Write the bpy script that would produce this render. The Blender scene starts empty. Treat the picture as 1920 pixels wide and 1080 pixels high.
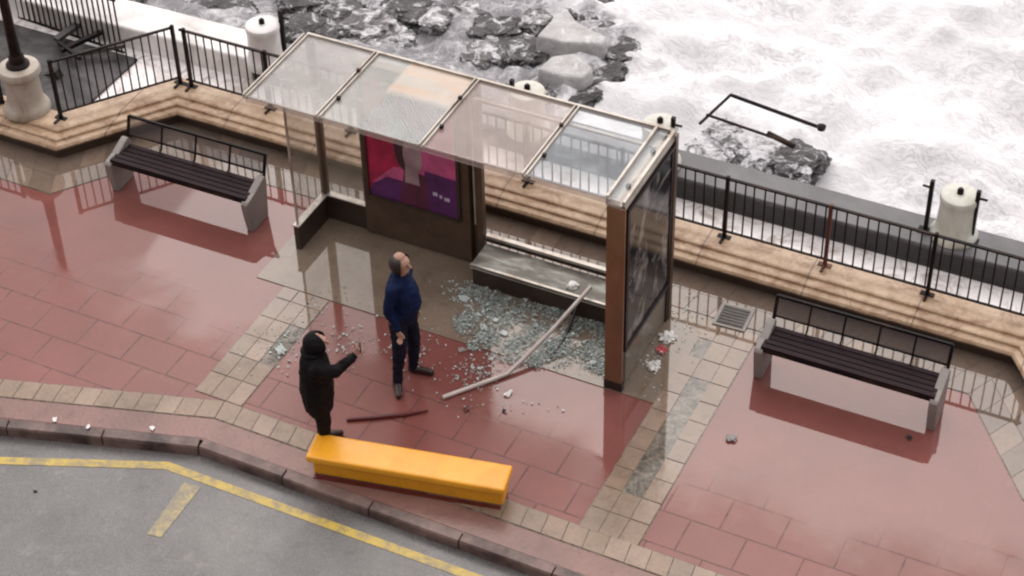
import bpy, bmesh, math, random
from mathutils import Vector, Matrix, noise
import numpy as np
random.seed(7)
PI = math.pi
scene = bpy.context.scene
C = scene.collection

# ---------------------------------------------------------------- camera
CAM = np.array([5.585, -13.358, 14.0])
YAW, PIT, ROL, FOC = 0.4712203, 0.71566043, -0.02698916, 3685.3
_f = np.array([-math.sin(YAW)*math.cos(PIT), math.cos(YAW)*math.cos(PIT), -math.sin(PIT)])
_r = np.array([math.cos(YAW), math.sin(YAW), 0.0]); _u = np.cross(_r, _f)
CR = math.cos(ROL)*_r + math.sin(ROL)*_u; CU = -math.sin(ROL)*_r + math.cos(ROL)*_u
cd = bpy.data.cameras.new('camera'); cam = bpy.data.objects.new('camera', cd); C.objects.link(cam)
cd.sensor_fit = 'HORIZONTAL'; cd.sensor_width = 36; cd.lens = FOC/1920*36
cd.clip_start = 0.5; cd.clip_end = 3000
cam.matrix_world = Matrix(((CR[0], CU[0], -_f[0], CAM[0]), (CR[1], CU[1], -_f[1], CAM[1]), (CR[2], CU[2], -_f[2], CAM[2]), (0, 0, 0, 1)))
scene.camera = cam
def P(x, y, z=0.0):          # survey point: where the sight line meets the level z
    d = CR*(x-960)/FOC - CU*(y-540)/FOC + _f
    t = (z-CAM[2])/d[2]; q = CAM + d*t
    return Vector((q[0], q[1], z))

# ---------------------------------------------------------------- world, sun, exposure
w = bpy.data.worlds.new('World'); scene.world = w; w.use_nodes = True
nt = w.node_tree; nt.nodes.clear()
SUN_EL, SUN_ROT = math.radians(48), math.radians(-24)
sky = nt.nodes.new('ShaderNodeTexSky'); sky.sky_type = 'NISHITA'; sky.sun_disc = False
sky.sun_elevation = SUN_EL; sky.sun_rotation = SUN_ROT; sky.dust_density = 4; sky.air_density = 1
mx = nt.nodes.new('ShaderNodeMix'); mx.data_type = 'RGBA'; mx.inputs[0].default_value = 0.88
mx.inputs[7].default_value = (9.4, 8.95, 8.95, 1)
bg = nt.nodes.new('ShaderNodeBackground'); bg.inputs[1].default_value = 0.12
wo = nt.nodes.new('ShaderNodeOutputWorld')
# overcast dome: cloud is brightest over the sea round the veiled sun, dull on the town side
tcw = nt.nodes.new('ShaderNodeTexCoord'); dt = nt.nodes.new('ShaderNodeVectorMath'); dt.operation = 'DOT_PRODUCT'
nt.links.new(tcw.outputs['Generated'], dt.inputs[0]); dt.inputs[1].default_value = (math.sin(SUN_ROT)*math.cos(SUN_EL), math.cos(SUN_ROT)*math.cos(SUN_EL), math.sin(SUN_EL))
mr = nt.nodes.new('ShaderNodeMapRange'); mr.interpolation_type = 'SMOOTHSTEP'
for i_, v_ in enumerate((-.5, 1.0, .30, 2.05)): mr.inputs[i_+1].default_value = v_
nt.links.new(dt.outputs['Value'], mr.inputs[0])
vm = nt.nodes.new('ShaderNodeVectorMath'); vm.operation = 'SCALE'
nt.links.new(mx.outputs[2], vm.inputs[0]); nt.links.new(mr.outputs[0], vm.inputs['Scale'])
nt.links.new(sky.outputs[0], mx.inputs[6]); nt.links.new(vm.outputs[0], bg.inputs[0]); nt.links.new(bg.outputs[0], wo.inputs[0])
sl = bpy.data.lights.new('sun', 'SUN'); sl.energy = 0.6; sl.angle = math.radians(30); sl.color = (1, .96, .92)
so = bpy.data.objects.new('sun', sl); C.objects.link(so)
sd = Vector((math.sin(SUN_ROT)*math.cos(SUN_EL), math.cos(SUN_ROT)*math.cos(SUN_EL), math.sin(SUN_EL)))
so.rotation_euler = sd.to_track_quat('Z', 'Y').to_euler(); so.location = (0, 0, 30)
vs = scene.view_settings; vs.view_transform = 'Standard'; vs.look = 'None'; vs.exposure = -0.27; vs.gamma = 1
scene.render.engine = 'CYCLES'
scene.cycles.filter_width = 2.2
scene.cycles.transparent_max_bounces = 16

# ---------------------------------------------------------------- materials
def _new(name):
    m = bpy.data.materials.new(name); m.use_nodes = True
    return m, m.node_tree, m.node_tree.nodes['Principled BSDF']
def nd(t, kind, **kw):
    n = t.nodes.new(kind)
    for k, v in kw.items(): setattr(n, k, v)
    return n
def lk(t, a, b): t.links.new(a, b)
def coords(t, kind='Object', scale=(1, 1, 1), rot=(0, 0, 0)):
    tc = nd(t, 'ShaderNodeTexCoord'); mp = nd(t, 'ShaderNodeMapping')
    mp.inputs['Scale'].default_value = scale; mp.inputs['Rotation'].default_value = rot
    lk(t, tc.outputs[kind], mp.inputs[0]); return mp.outputs[0]
def wpos(t, scale=(1, 1, 1)):
    g = nd(t, 'ShaderNodeNewGeometry'); mp = nd(t, 'ShaderNodeMapping'); mp.inputs['Scale'].default_value = scale
    lk(t, g.outputs['Position'], mp.inputs[0]); return mp.outputs[0]
def noi(t, vec, scale, detail=4, rough=.55, dist=0):
    n = nd(t, 'ShaderNodeTexNoise'); n.inputs['Scale'].default_value = scale; n.inputs['Detail'].default_value = detail
    n.inputs['Roughness'].default_value = rough; n.inputs['Distortion'].default_value = dist
    lk(t, vec, n.inputs['Vector']); return n.outputs[0]
def ramp(t, fac, stops, interp='LINEAR'):
    r = nd(t, 'ShaderNodeValToRGB'); r.color_ramp.interpolation = interp
    e = r.color_ramp.elements
    while len(e) < len(stops): e.new(.5)
    for i, (p, c) in enumerate(stops):
        e[i].position = p; e[i].color = (c, c, c, 1) if isinstance(c, (int, float)) else (*c, 1)
    lk(t, fac, r.inputs[0]); return r.outputs[0]
def mixc(t, fac, a, b, mode='MIX'):
    n = nd(t, 'ShaderNodeMix', data_type='RGBA', blend_type=mode)
    for s, v in ((0, fac), (6, a), (7, b)):
        if isinstance(v, (int, float)): n.inputs[s].default_value = v if s == 0 else (v, v, v, 1)
        elif isinstance(v, tuple): n.inputs[s].default_value = (*v, 1)
        else: lk(t, v, n.inputs[s])
    return n.outputs[2]
def mth(t, op, a, b=0.0, c=None):
    n = nd(t, 'ShaderNodeMath', operation=op)
    for i, v in enumerate((a, b) if c is None else (a, b, c)):
        if isinstance(v, (int, float)): n.inputs[i].default_value = v
        else: lk(t, v, n.inputs[i])
    return n.outputs[0]
def bump(t, h, strength, dist, bs):
    b = nd(t, 'ShaderNodeBump')
    if isinstance(strength, (int, float)): b.inputs['Strength'].default_value = strength
    else: lk(t, strength, b.inputs['Strength'])
    b.inputs['Distance'].default_value = dist
    lk(t, h, b.inputs['Height']); lk(t, b.outputs[0], bs.inputs['Normal'])
def simple(name, col, rough=.5, metal=0, var=.25, vscale=6, bmp=.15, bd=.01, ior=1.5, stretch=(1, 1, 1), dirt=None, dscale=2):
    m, t, b = _new(name)
    v = coords(t, 'Object', stretch)
    n = noi(t, v, vscale)
    c = mixc(t, ramp(t, n, [(.3, 0), (.7, 1)]), tuple(x*(1-var) for x in col), tuple(min(1, x*(1+var)) for x in col))
    if dirt:
        n2 = noi(t, v, dscale, 6, .65, .4)
        c = mixc(t, ramp(t, n2, [(.46, 0), (.66, .85)]), c, dirt)
    lk(t, c, b.inputs['Base Color'])
    n3 = noi(t, v, vscale*3, 5)
    lk(t, mth(t, 'MULTIPLY_ADD', n3, .25, rough-.12), b.inputs['Roughness'])
    b.inputs['Metallic'].default_value = metal; b.inputs['IOR'].default_value = ior
    if bmp: bump(t, n3, bmp, bd, b)
    return m
def puddle(t):               # 1 where standing water lies smooth, 0 where the slabs are only damp
    g = nd(t, 'ShaderNodeNewGeometry'); s = nd(t, 'ShaderNodeSeparateXYZ'); lk(t, g.outputs['Position'], s.inputs[0])
    n = noi(t, g.outputs['Position'], .55, 5, .6, .3)
    n2 = noi(t, g.outputs['Position'], 2.5, 4, .6, .3)
    v = mth(t, 'MULTIPLY_ADD', n, 2.6, s.outputs[1])
    v = mth(t, 'MULTIPLY_ADD', n2, .55, v)
    return ramp(t, mth(t, 'ADD', v, -.40), [(.0, 0), (.7, 1)])
def ground(name, base, kind, joint=(.05, .03, .028)):
    m, t, b = _new(name)
    p = wpos(t); pud = puddle(t)
    n = noi(t, p, 1.1, 6, .6); nf = noi(t, p, 22, 4, .6)
    c = mixc(t, ramp(t, n, [(.32, 0), (.7, 1)]), tuple(x*.72 for x in base), tuple(x*1.2 for x in base))
    c = mixc(t, ramp(t, nf, [(.35, .22), (.65, 0)]), c, tuple(x*.55 for x in base))
    stain = noi(t, p, 3.2, 8, .7, .8)
    c = mixc(t, ramp(t, stain, [(.6, 0), (.75, .3)]), c, (.34, .2, .17) if kind == 'tile' else (.1, .085, .07))
    h = nf
    if kind == 'tile':
        br = nd(t, 'ShaderNodeTexBrick'); mp = nd(t, 'ShaderNodeMapping'); lk(t, p, mp.inputs[0])
        mp.inputs['Location'].default_value = (.12, .07, 0)
        wv = noi(t, p, 1.5, 2); lk(t, mp.outputs[0], br.inputs['Vector'])
        br.inputs['Scale'].default_value = 1; br.inputs['Brick Width'].default_value = .57; br.inputs['Row Height'].default_value = .42
        br.inputs['Mortar Size'].default_value = .009; br.inputs['Mortar Smooth'].default_value = .5; br.offset = .5
        br.inputs['Mortar'].default_value = (*base, 1); br.inputs['Color1'].default_value = (*[x*.93 for x in base], 1); br.inputs['Color2'].default_value = (*[x*1.07 for x in base], 1)
        c = mixc(t, .45, c, br.outputs['Color'])
        jn = ramp(t, noi(t, p, 4.5, 4, .7), [(.36, .25), (.62, 1)])
        js = mth(t, 'MULTIPLY', mth(t, 'MULTIPLY', br.outputs['Fac'], jn), mth(t, 'SUBTRACT', 1, mth(t, 'MULTIPLY', pud, .93)))
        c = mixc(t, js, c, joint)
        h = mth(t, 'SUBTRACT', mth(t, 'MULTIPLY', nf, .25), js)
    if kind == 'moss':
        mn = noi(t, p, 9, 8, .75, 1.0)
        c = mixc(t, ramp(t, mn, [(.42, 0), (.6, .9)]), c, (.26, .22, .17)); h = mth(t, 'ADD', h, mth(t, 'MULTIPLY', mn, 3))
    elif kind == 'block':
        wn = noi(t, p, 6, 8, .75, .8)
        c = mixc(t, ramp(t, wn, [(.52, 0), (.7, .55)]), c, tuple(x*.45 for x in base))
    c = mixc(t, mth(t, 'MULTIPLY', pud, .12), c, (.13, .09, .085))
    lk(t, c, b.inputs['Base Color'])
    lk(t, mth(t, 'MULTIPLY_ADD', mth(t, 'SUBTRACT', 1, pud), .21, .03), b.inputs['Roughness'])
    lk(t, mth(t, 'MULTIPLY_ADD', pud, .11, 1.40), b.inputs['IOR'])
    bump(t, h, mth(t, 'MULTIPLY_ADD', mth(t, 'SUBTRACT', 1, pud), .3, .004), .012, b)
    return m
M = {}
M['paving'] = ground('wet red paving', (.215, .071, .058), 'tile')
M['band'] = ground('wet beige block', (.28, .195, .135), 'block')
M['band2'] = ground('wet beige block pale', (.33, .235, .17), 'block')
M['band3'] = ground('wet beige block dull', (.26, .185, .135), 'block')
M['grey'] = ground('wet grey slab', (.19, .14, .105), 'block')
M['moss'] = ground('broken mossy joint', (.06, .052, .038), 'moss')
M['pad'] = ground('wet concrete pad', (.23, .175, .125), 'block')
M['kerbtop'] = ground('wet kerb strip', (.24, .13, .11), 'block')
M['kerb'] = simple('kerb stone', (.16, .10, .085), .4, var=.4, vscale=5, bmp=.5, dirt=(.03, .015, .012), dscale=2.2)
# asphalt
m, t, b = _new('wet asphalt'); p = wpos(t)
n = noi(t, p, .9, 6, .6); nf = noi(t, p, 90, 3, .7)
c = mixc(t, ramp(t, n, [(.3, 0), (.7, 1)]), (.062, .058, .056), (.108, .101, .096))
c = mixc(t, ramp(t, nf, [(.42, 0), (.66, .7)]), c, (.22, .21, .20))
c = mixc(t, ramp(t, noi(t, p, 5, 8, .75, .6), [(.57, 0), (.68, .4)]), c, (.27, .255, .24))
c = mixc(t, ramp(t, noi(t, p, 2.1, 9, .8, 1.2), [(.56, 0), (.66, .5)]), c, (.045, .042, .04))
lk(t, c, b.inputs['Base Color']); lk(t, ramp(t, noi(t, p, 1.7, 5), [(.35, .14), (.65, .4)]), b.inputs['Roughness'])
b.inputs['IOR'].default_value = 1.55; bump(t, nf, .25, .008, b); M['asphalt'] = m
# worn yellow paint
m, t, b = _new('worn yellow paint'); p = wpos(t)
n = noi(t, p, 7, 8, .75, .5)
c = mixc(t, ramp(t, n, [(.43, 0), (.60, .85)]), (.52, .36, .05), (.20, .165, .11)); lk(t, c, b.inputs['Base Color'])
b.inputs['Roughness'].default_value = .35; M['yellowpaint'] = m
m, t, b = _new('faded yellow paint'); p = wpos(t)
n = noi(t, p, 9, 8, .75, .5)
c = mixc(t, ramp(t, n, [(.38, 0), (.55, .85)]), (.42, .32, .12), (.17, .15, .125)); lk(t, c, b.inputs['Base Color'])
b.inputs['Roughness'].default_value = .35; M['fadedpaint'] = m
# sea wall stone
m, t, b = _new('stained sandstone'); p = wpos(t)
n = noi(t, p, 4.0, 10, .78, .3)
c = mixc(t, ramp(t, n, [(.34, 0), (.62, 1)]), (.34, .21, .12), (.58, .42, .28))
n2 = noi(t, wpos(t, (1, 1.3, 1.3)), 2.3, 9, .75, .8)
c = mixc(t, ramp(t, n2, [(.49, 0), (.64, .85)]), c, (.22, .105, .05))
n3 = noi(t, wpos(t, (.6, 2.5, 2.5)), 5, 6, .7)
c = mixc(t, ramp(t, n3, [(.6, 0), (.72, .6)]), c, (.08, .045, .03))
s = nd(t, 'ShaderNodeSeparateXYZ'); lk(t, p, s.inputs[0])
jx = mth(t, 'FRACT', mth(t, 'MULTIPLY', s.outputs[0], .83)); c = mixc(t, ramp(t, jx, [(.0, .85), (.012, .5), (.02, 0)]), c, (.10, .06, .04))
damp_shade = ramp(t, mth(t, 'MULTIPLY_ADD', noi(t, p, 3, 5), .07, s.outputs[2]), [(.195, 1), (.225, 0)])  # wet foot of the wall, plus painted shade below the overhang
c = mixc(t, mth(t, 'MULTIPLY', damp_shade, .93), c, (.045, .024, .016))
lk(t, c, b.inputs['Base Color']); b.inputs['Roughness'].default_value = .38; bump(t, n2, .35, .02, b); M['stone'] = m
m, t, b = _new('dark concrete with painted shade'); p = wpos(t)
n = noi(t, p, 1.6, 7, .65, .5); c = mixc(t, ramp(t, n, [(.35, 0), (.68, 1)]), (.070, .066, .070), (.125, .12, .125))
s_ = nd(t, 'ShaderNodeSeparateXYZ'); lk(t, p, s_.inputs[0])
shade_band = ramp(t, mth(t, 'MULTIPLY_ADD', noi(t, p, 3.5, 6, .7), .12, s_.outputs[2]), [(.0, 0), (.16, .5), (.24, 1), (.43, 1), (.47, 0)])  # shade on the wall's inner face, painted as a dark band by height
c = mixc(t, shade_band, c, (.018, .016, .018)); lk(t, c, b.inputs['Base Color']); b.inputs['Roughness'].default_value = .42; bump(t, n, .3, .02, b); M['slab'] = m
M['slabwhite'] = simple('pale concrete with foam and sky sheen', (.80, .76, .73), .35, var=.12, vscale=2, bmp=.2, dirt=(.45, .42, .4), dscale=1.2)  # white includes foam and the sky mirrored in the wet top, put into the colour
M['cyl'] = simple('painted white concrete', (.60, .59, .52), .5, var=.12, vscale=3, bmp=.15, dirt=(.36, .34, .24), dscale=1.6, stretch=(1, 1, .4))
M['cylold'] = simple('weathered concrete', (.46, .40, .33), .5, var=.15, vscale=3, bmp=.2, dirt=(.22, .15, .10), dscale=1.8, stretch=(1, 1, .35))
M['iron'] = simple('black painted iron', (.009, .007, .008), .42, .0, var=.4, vscale=9, dirt=(.05, .025, .016), dscale=3)
M['rust'] = simple('rusted iron', (.12, .035, .018), .6, .1, var=.4, vscale=9, dirt=(.05, .02, .012), dscale=5)
M['darkconc'] = simple('dark soaked concrete', (.016, .013, .013), .6, var=.5, vscale=3, bmp=.4, dirt=(.10, .09, .09), dscale=2)
M['metal'] = simple('weathered brown aluminium', (.115, .075, .05), .35, .35, var=.2, vscale=4, bmp=.05, dirt=(.07, .04, .03), dscale=2)
M['brownpost'] = simple('rusty brown panel edge', (.19, .095, .05), .35, .1, var=.25, vscale=3, bmp=.05, dirt=(.15, .03, .022), dscale=1.4, stretch=(1, 1, .5))
M['lightmetal'] = simple('pale grey aluminium', (.47, .43, .38), .35, .3, var=.12, vscale=5, bmp=.05, dirt=(.22, .17, .13), dscale=2.6)
M['plinth'] = simple('dark brown plinth', (.045, .028, .02), .35, .1, var=.3, vscale=4, bmp=.08)
M['seatgrey'] = simple('wet grey seat', (.15, .135, .11), .55, var=.3, vscale=5, bmp=.2, dirt=(.42, .44, .38), dscale=5, stretch=(.5, 1.5, 1))
M['benchwood'] = simple('dark wet bench slats', (.020, .009, .011), .5, var=.4, vscale=6, bmp=.1, stretch=(.3, 2, 1))
M['benchconc'] = simple('pale bench concrete', (.25, .225, .205), .45, var=.12, vscale=4, bmp=.15, dirt=(.25, .2, .18), dscale=2)
M['yellow'] = simple('yellow fibreglass', (.84, .37, .022), .28, var=.06, vscale=2, bmp=.04, dirt=(.62, .25, .012), dscale=1.0)
_t = M['yellow'].node_tree; _b = _t.nodes['Principled BSDF']; _src = _b.inputs['Base Color'].links[0].from_socket
_v = coords(_t, 'Object', (1, 6, 3), (0, 0, .3)); _sc = ramp(_t, noi(_t, _v, 5, 9, .8, 1.5), [(.64, 0), (.70, .5)])
_c = mixc(_t, _sc, _src, (.45, .25, .08)); _g = ramp(_t, noi(_t, coords(_t), 3.5, 8, .75), [(.58, 0), (.75, .45)])
lk(_t, mixc(_t, _g, _c, (.30, .14, .03)), _b.inputs['Base Color'])
M['pipe'] = simple('bent pale metal pipe', (.55, .48, .44), .35, .2, var=.12, vscale=5, bmp=.05)
M['strip'] = simple('black rubber strip', (.02, .012, .012), .4, var=.3)
M['redstick'] = simple('dark red wooden stick', (.09, .012, .014), .35, var=.3)
M['navy'] = simple('navy jacket cloth', (.006, .014, .052), .6, var=.35, vscale=9, bmp=.5, bd=.02)
M['black'] = simple('black cloth', (.007, .005, .006), .65, var=.4, vscale=8, bmp=.5, bd=.02)
M['trousers'] = simple('dark trousers cloth', (.010, .011, .022), .65, var=.35, vscale=9, bmp=.4, bd=.02)
M['shoe'] = simple('dark leather', (.022, .009, .008), .3, var=.3)
M['skin'] = simple('skin', (.44, .25, .18), .5, var=.06, vscale=9, bmp=.05)
M['hair'] = simple('dark short hair', (.022, .013, .010), .6, var=.4, vscale=30, bmp=.4)
M['white'] = simple('white plastic', (.75, .73, .7), .4, var=.1)
M['screen'] = simple('dark phone glass', (.015, .012, .015), .15, var=.1, bmp=0)
M['manhole'] = simple('iron drain cover', (.05, .042, .036), .35, .2, var=.4, vscale=12, bmp=.5)
def rockmat(name, a, bcol, foam):
    m, t, b = _new(name); v = coords(t)
    n = noi(t, v, 3, 8, .65, .3)
    c = mixc(t, ramp(t, n, [(.35, 0), (.7, 1)]), a, bcol)
    g = nd(t, 'ShaderNodeNewGeometry')
    f = ramp(t, noi(t, g.outputs['Position'], 4, 7, .75, .9), [(foam-.03, 0), (foam+.10, 1)])
    c = mixc(t, f, c, (.74, .73, .74)); lk(t, c, b.inputs['Base Color'])
    b.inputs['Roughness'].default_value = .35; bump(t, noi(t, v, 9, 8, .7), .8, .06, b)
    return m
M['rock'] = rockmat('wet dark rock', (.018, .015, .016), (.075, .068, .068), .545)
M['rock2'] = rockmat('wet grey rock', (.05, .045, .045), (.17, .155, .15), .50)
M['rock3'] = rockmat('foam-washed rock', (.06, .055, .055), (.2, .19, .19), .46)
M['rockpale'] = rockmat('pale flat slab', (.40, .385, .37), (.62, .61, .60), .56)
# foam
m, t, b = _new('foaming sea'); p = wpos(t)
warp = nd(t, 'ShaderNodeTexNoise'); warp.inputs['Scale'].default_value = 1.3; warp.inputs['Detail'].default_value = 5; lk(t, p, warp.inputs['Vector'])
va = nd(t, 'ShaderNodeVectorMath', operation='MULTIPLY_ADD'); lk(t, warp.outputs['Color'], va.inputs[0]); va.inputs[1].default_value = (1.6, 1.6, .3); lk(t, p, va.inputs[2])
def lace(scale, a, bb):
    v = nd(t, 'ShaderNodeTexVoronoi', feature='DISTANCE_TO_EDGE'); v.inputs['Scale'].default_value = scale
    lk(t, va.outputs[0], v.inputs['Vector']); return ramp(t, v.outputs['Distance'], [(a, 1), (bb, 0)])
l1 = lace(2.2, .0, .22); l2 = lace(6, .0, .3)
l = mth(t, 'MAXIMUM', l1, mth(t, 'MULTIPLY', l2, .85))
s = nd(t, 'ShaderNodeSeparateXYZ'); lk(t, p, s.inputs[0])
big = noi(t, p, .42, 5, .6, .6); med = noi(t, p, 1.9, 7, .7, 1.2)
# open water (uncovered by foam) is likelier near the rocks (low x, low y)
d = mth(t, 'MULTIPLY_ADD', s.outputs[0], .42, mth(t, 'MULTIPLY', s.outputs[1], .18))
d = mth(t, 'ADD', d, mth(t, 'MULTIPLY_ADD', big, 1.8, .2))
thick = ramp(t, d, [(.7, 0), (2.6, 1)])
cover = mth(t, 'ADD', mth(t, 'MULTIPLY', thick, .60), mth(t, 'MULTIPLY', med, .62))
foamf = ramp(t, mth(t, 'ADD', cover, mth(t, 'MULTIPLY', l, .34)), [(.46, 0), (.80, 1)])
c = mixc(t, foamf, (.30, .29, .30), (.98, .965, .97))
fine = noi(t, wpos(t, (1, 1.7, 1)), 3.6, 10, .74, 3.0)
patch = ramp(t, noi(t, p, .55, 4, .6, .8), [(.36, .1), (.62, 1)])
calm = mth(t, 'SUBTRACT', 1, ramp(t, d, [(1.1, 0), (2.7, .9)]))
c = mixc(t, mth(t, 'MULTIPLY', mth(t, 'MULTIPLY', patch, calm), ramp(t, fine, [(.47, 0), (.545, .6), (.68, .9)])), c, (.60, .59, .60))
swirl = nd(t, 'ShaderNodeTexVoronoi', feature='SMOOTH_F1'); swirl.inputs['Scale'].default_value = 3.4; lk(t, va.outputs[0], swirl.inputs['Vector'])
c = mixc(t, mth(t, 'MULTIPLY', mth(t, 'SUBTRACT', 1, ramp(t, d, [(.7, 0), (2.5, 1)])), ramp(t, swirl.outputs['Distance'], [(.36, 0), (.6, .75)])), c, (.26, .25, .265))
lk(t, c, b.inputs['Base Color']); lk(t, ramp(t, foamf, [(0, .08), (1, .6)]), b.inputs['Roughness'])
b.inputs['IOR'].default_value = 1.33
bump(t, mth(t, 'ADD', foamf, mth(t, 'MULTIPLY', fine, -1.6)), mth(t, 'MULTIPLY_ADD', calm, .55, .04), .08, b); M['sea'] = m
m, t, b = _new('thin foam over terrace'); p = wpos(t)
n = noi(t, p, 3, 8, .7, 1.2)
c = mixc(t, ramp(t, n, [(.30, 0), (.52, 1)]), (.36, .28, .24), (.88, .84, .82)); lk(t, c, b.inputs['Base Color'])
b.inputs['Roughness'].default_value = .2; M['terrace'] = m
# translucent panels
def glassmat(name, col, alpha, rough=.12, dots=None, streaks=None):
    m, t, b = _new(name); v = coords(t)
    b.inputs['Roughness'].default_value = rough; b.inputs['IOR'].default_value = 1.5
    n = noi(t, v, 2.2, 6, .65, .5)
    c = mixc(t, ramp(t, n, [(.35, 0), (.7, 1)]), tuple(x*.88 for x in col), col)
    a = mth(t, 'MULTIPLY_ADD', ramp(t, n, [(.3, 0), (.75, 1)]), .16, alpha-.08)
    if streaks:  # beige streaks over part of the panel, tinted and more opaque
        mp = nd(t, 'ShaderNodeMapping'); mp.inputs['Scale'].default_value = (.5, 4, 1); mp.inputs['Rotation'].default_value = (0, 0, .06); lk(t, v, mp.inputs[0])
        n2 = noi(t, mp.outputs[0], 1.5, 4, .5, .3)
        sx = nd(t, 'ShaderNodeSeparateXYZ'); lk(t, v, sx.inputs[0])
        msk = mth(t, 'MULTIPLY', ramp(t, sx.outputs[1], [(streaks[0], 0), (streaks[0]+.1, 1)]), ramp(t, sx.outputs[0], [(streaks[1], 0), (streaks[1]+.04, 1)]))
        c = mixc(t, mth(t, 'MULTIPLY', msk, ramp(t, n2, [(.4, .35), (.6, 1)])), c, (.66, .49, .36))
        a = mth(t, 'MULTIPLY_ADD', msk, .25, a)
    if dots:
        sx = nd(t, 'ShaderNodeSeparateXYZ'); lk(t, v, sx.inputs[0])
        q = mth(t, 'MULTIPLY', mth(t, 'SINE', mth(t, 'MULTIPLY', sx.outputs[0], 140)), mth(t, 'SINE', mth(t, 'MULTIPLY', sx.outputs[1], 140)))
        q = ramp(t, q, [(.15, 0), (.4, 1)])
        q = mth(t, 'MULTIPLY', q, ramp(t, sx.outputs[0], [(dots[0], 0), (dots[0]+.02, 1)]))
        q = mth(t, 'MULTIPLY', q, ramp(t, sx.outputs[1], [(dots[1], 1), (dots[1]+.1, 0)]))
        c = mixc(t, q, c, (.20, .24, .26)); a = mth(t, 'MULTIPLY_ADD', q, .45, a)
    lk(t, c, b.inputs['Base Color']); lk(t, a, b.inputs['Alpha'])
    return m
M['milky'] = glassmat('milky roof glass', (.58, .55, .52), .42)
M['dotted'] = glassmat('dotted roof glass', (.58, .58, .53), .40, dots=(.42, .62), streaks=(.62, .36))
M['pinkish'] = glassmat('hazy roof glass', (.56, .46, .41), .32)
M['clear'] = glassmat('clear roof glass', (.62, .68, .72), .18)
M['sideglass'] = glassmat('side glass', (.46, .41, .33), .28)
M['mesh'] = glassmat('perforated bench back', (.10, .08, .085), .55, .4)
M['shard'] = glassmat('broken safety glass', (.40, .45, .42), .42, .12)
M['shardpale'] = glassmat('pale broken glass', (.60, .66, .63), .7, .15)
# end panel dark glass
m, t, b = _new('dark glass poster case'); v = coords(t, 'Object', (1, 1.4, .8), (.9, 0, 0))
n = noi(t, v, 2.2, 6, .6, 1.2)
c = mixc(t, ramp(t, n, [(.5, 0), (.63, 1)]), (.018, .018, .022), (.22, .20, .19))
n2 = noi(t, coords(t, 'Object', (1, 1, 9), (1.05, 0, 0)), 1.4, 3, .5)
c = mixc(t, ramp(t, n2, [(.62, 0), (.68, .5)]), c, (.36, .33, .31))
lk(t, c, b.inputs['Base Color']); b.inputs['Roughness'].default_value = .12; M['casefront'] = m
for k_ in ('navy', 'black', 'trousers', 'benchwood', 'iron'): M[k_].node_tree.nodes['Principled BSDF'].inputs['Specular IOR Level'].default_value = .12
def flat(name, col, rough=.3):
    m, t, b = _new(name); v = coords(t); n = noi(t, v, 5, 5)
    lk(t, mixc(t, ramp(t, n, [(.35, 0), (.7, 1)]), tuple(x*.7 for x in col), tuple(min(1, x*1.25) for x in col)), b.inputs['Base Color'])
    b.inputs['Roughness'].default_value = rough; return m
PC = [flat('poster crimson', (.44, .012, .07)), flat('poster magenta', (.6, .10, .26)), flat('poster violet', (.10, .016, .12)),
      flat('poster flesh', (.38, .25, .27)), flat('poster dark hair', (.05, .015, .03)), flat('poster white', (.55, .45, .6)), flat('poster plum', (.11, .015, .055))]

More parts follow.
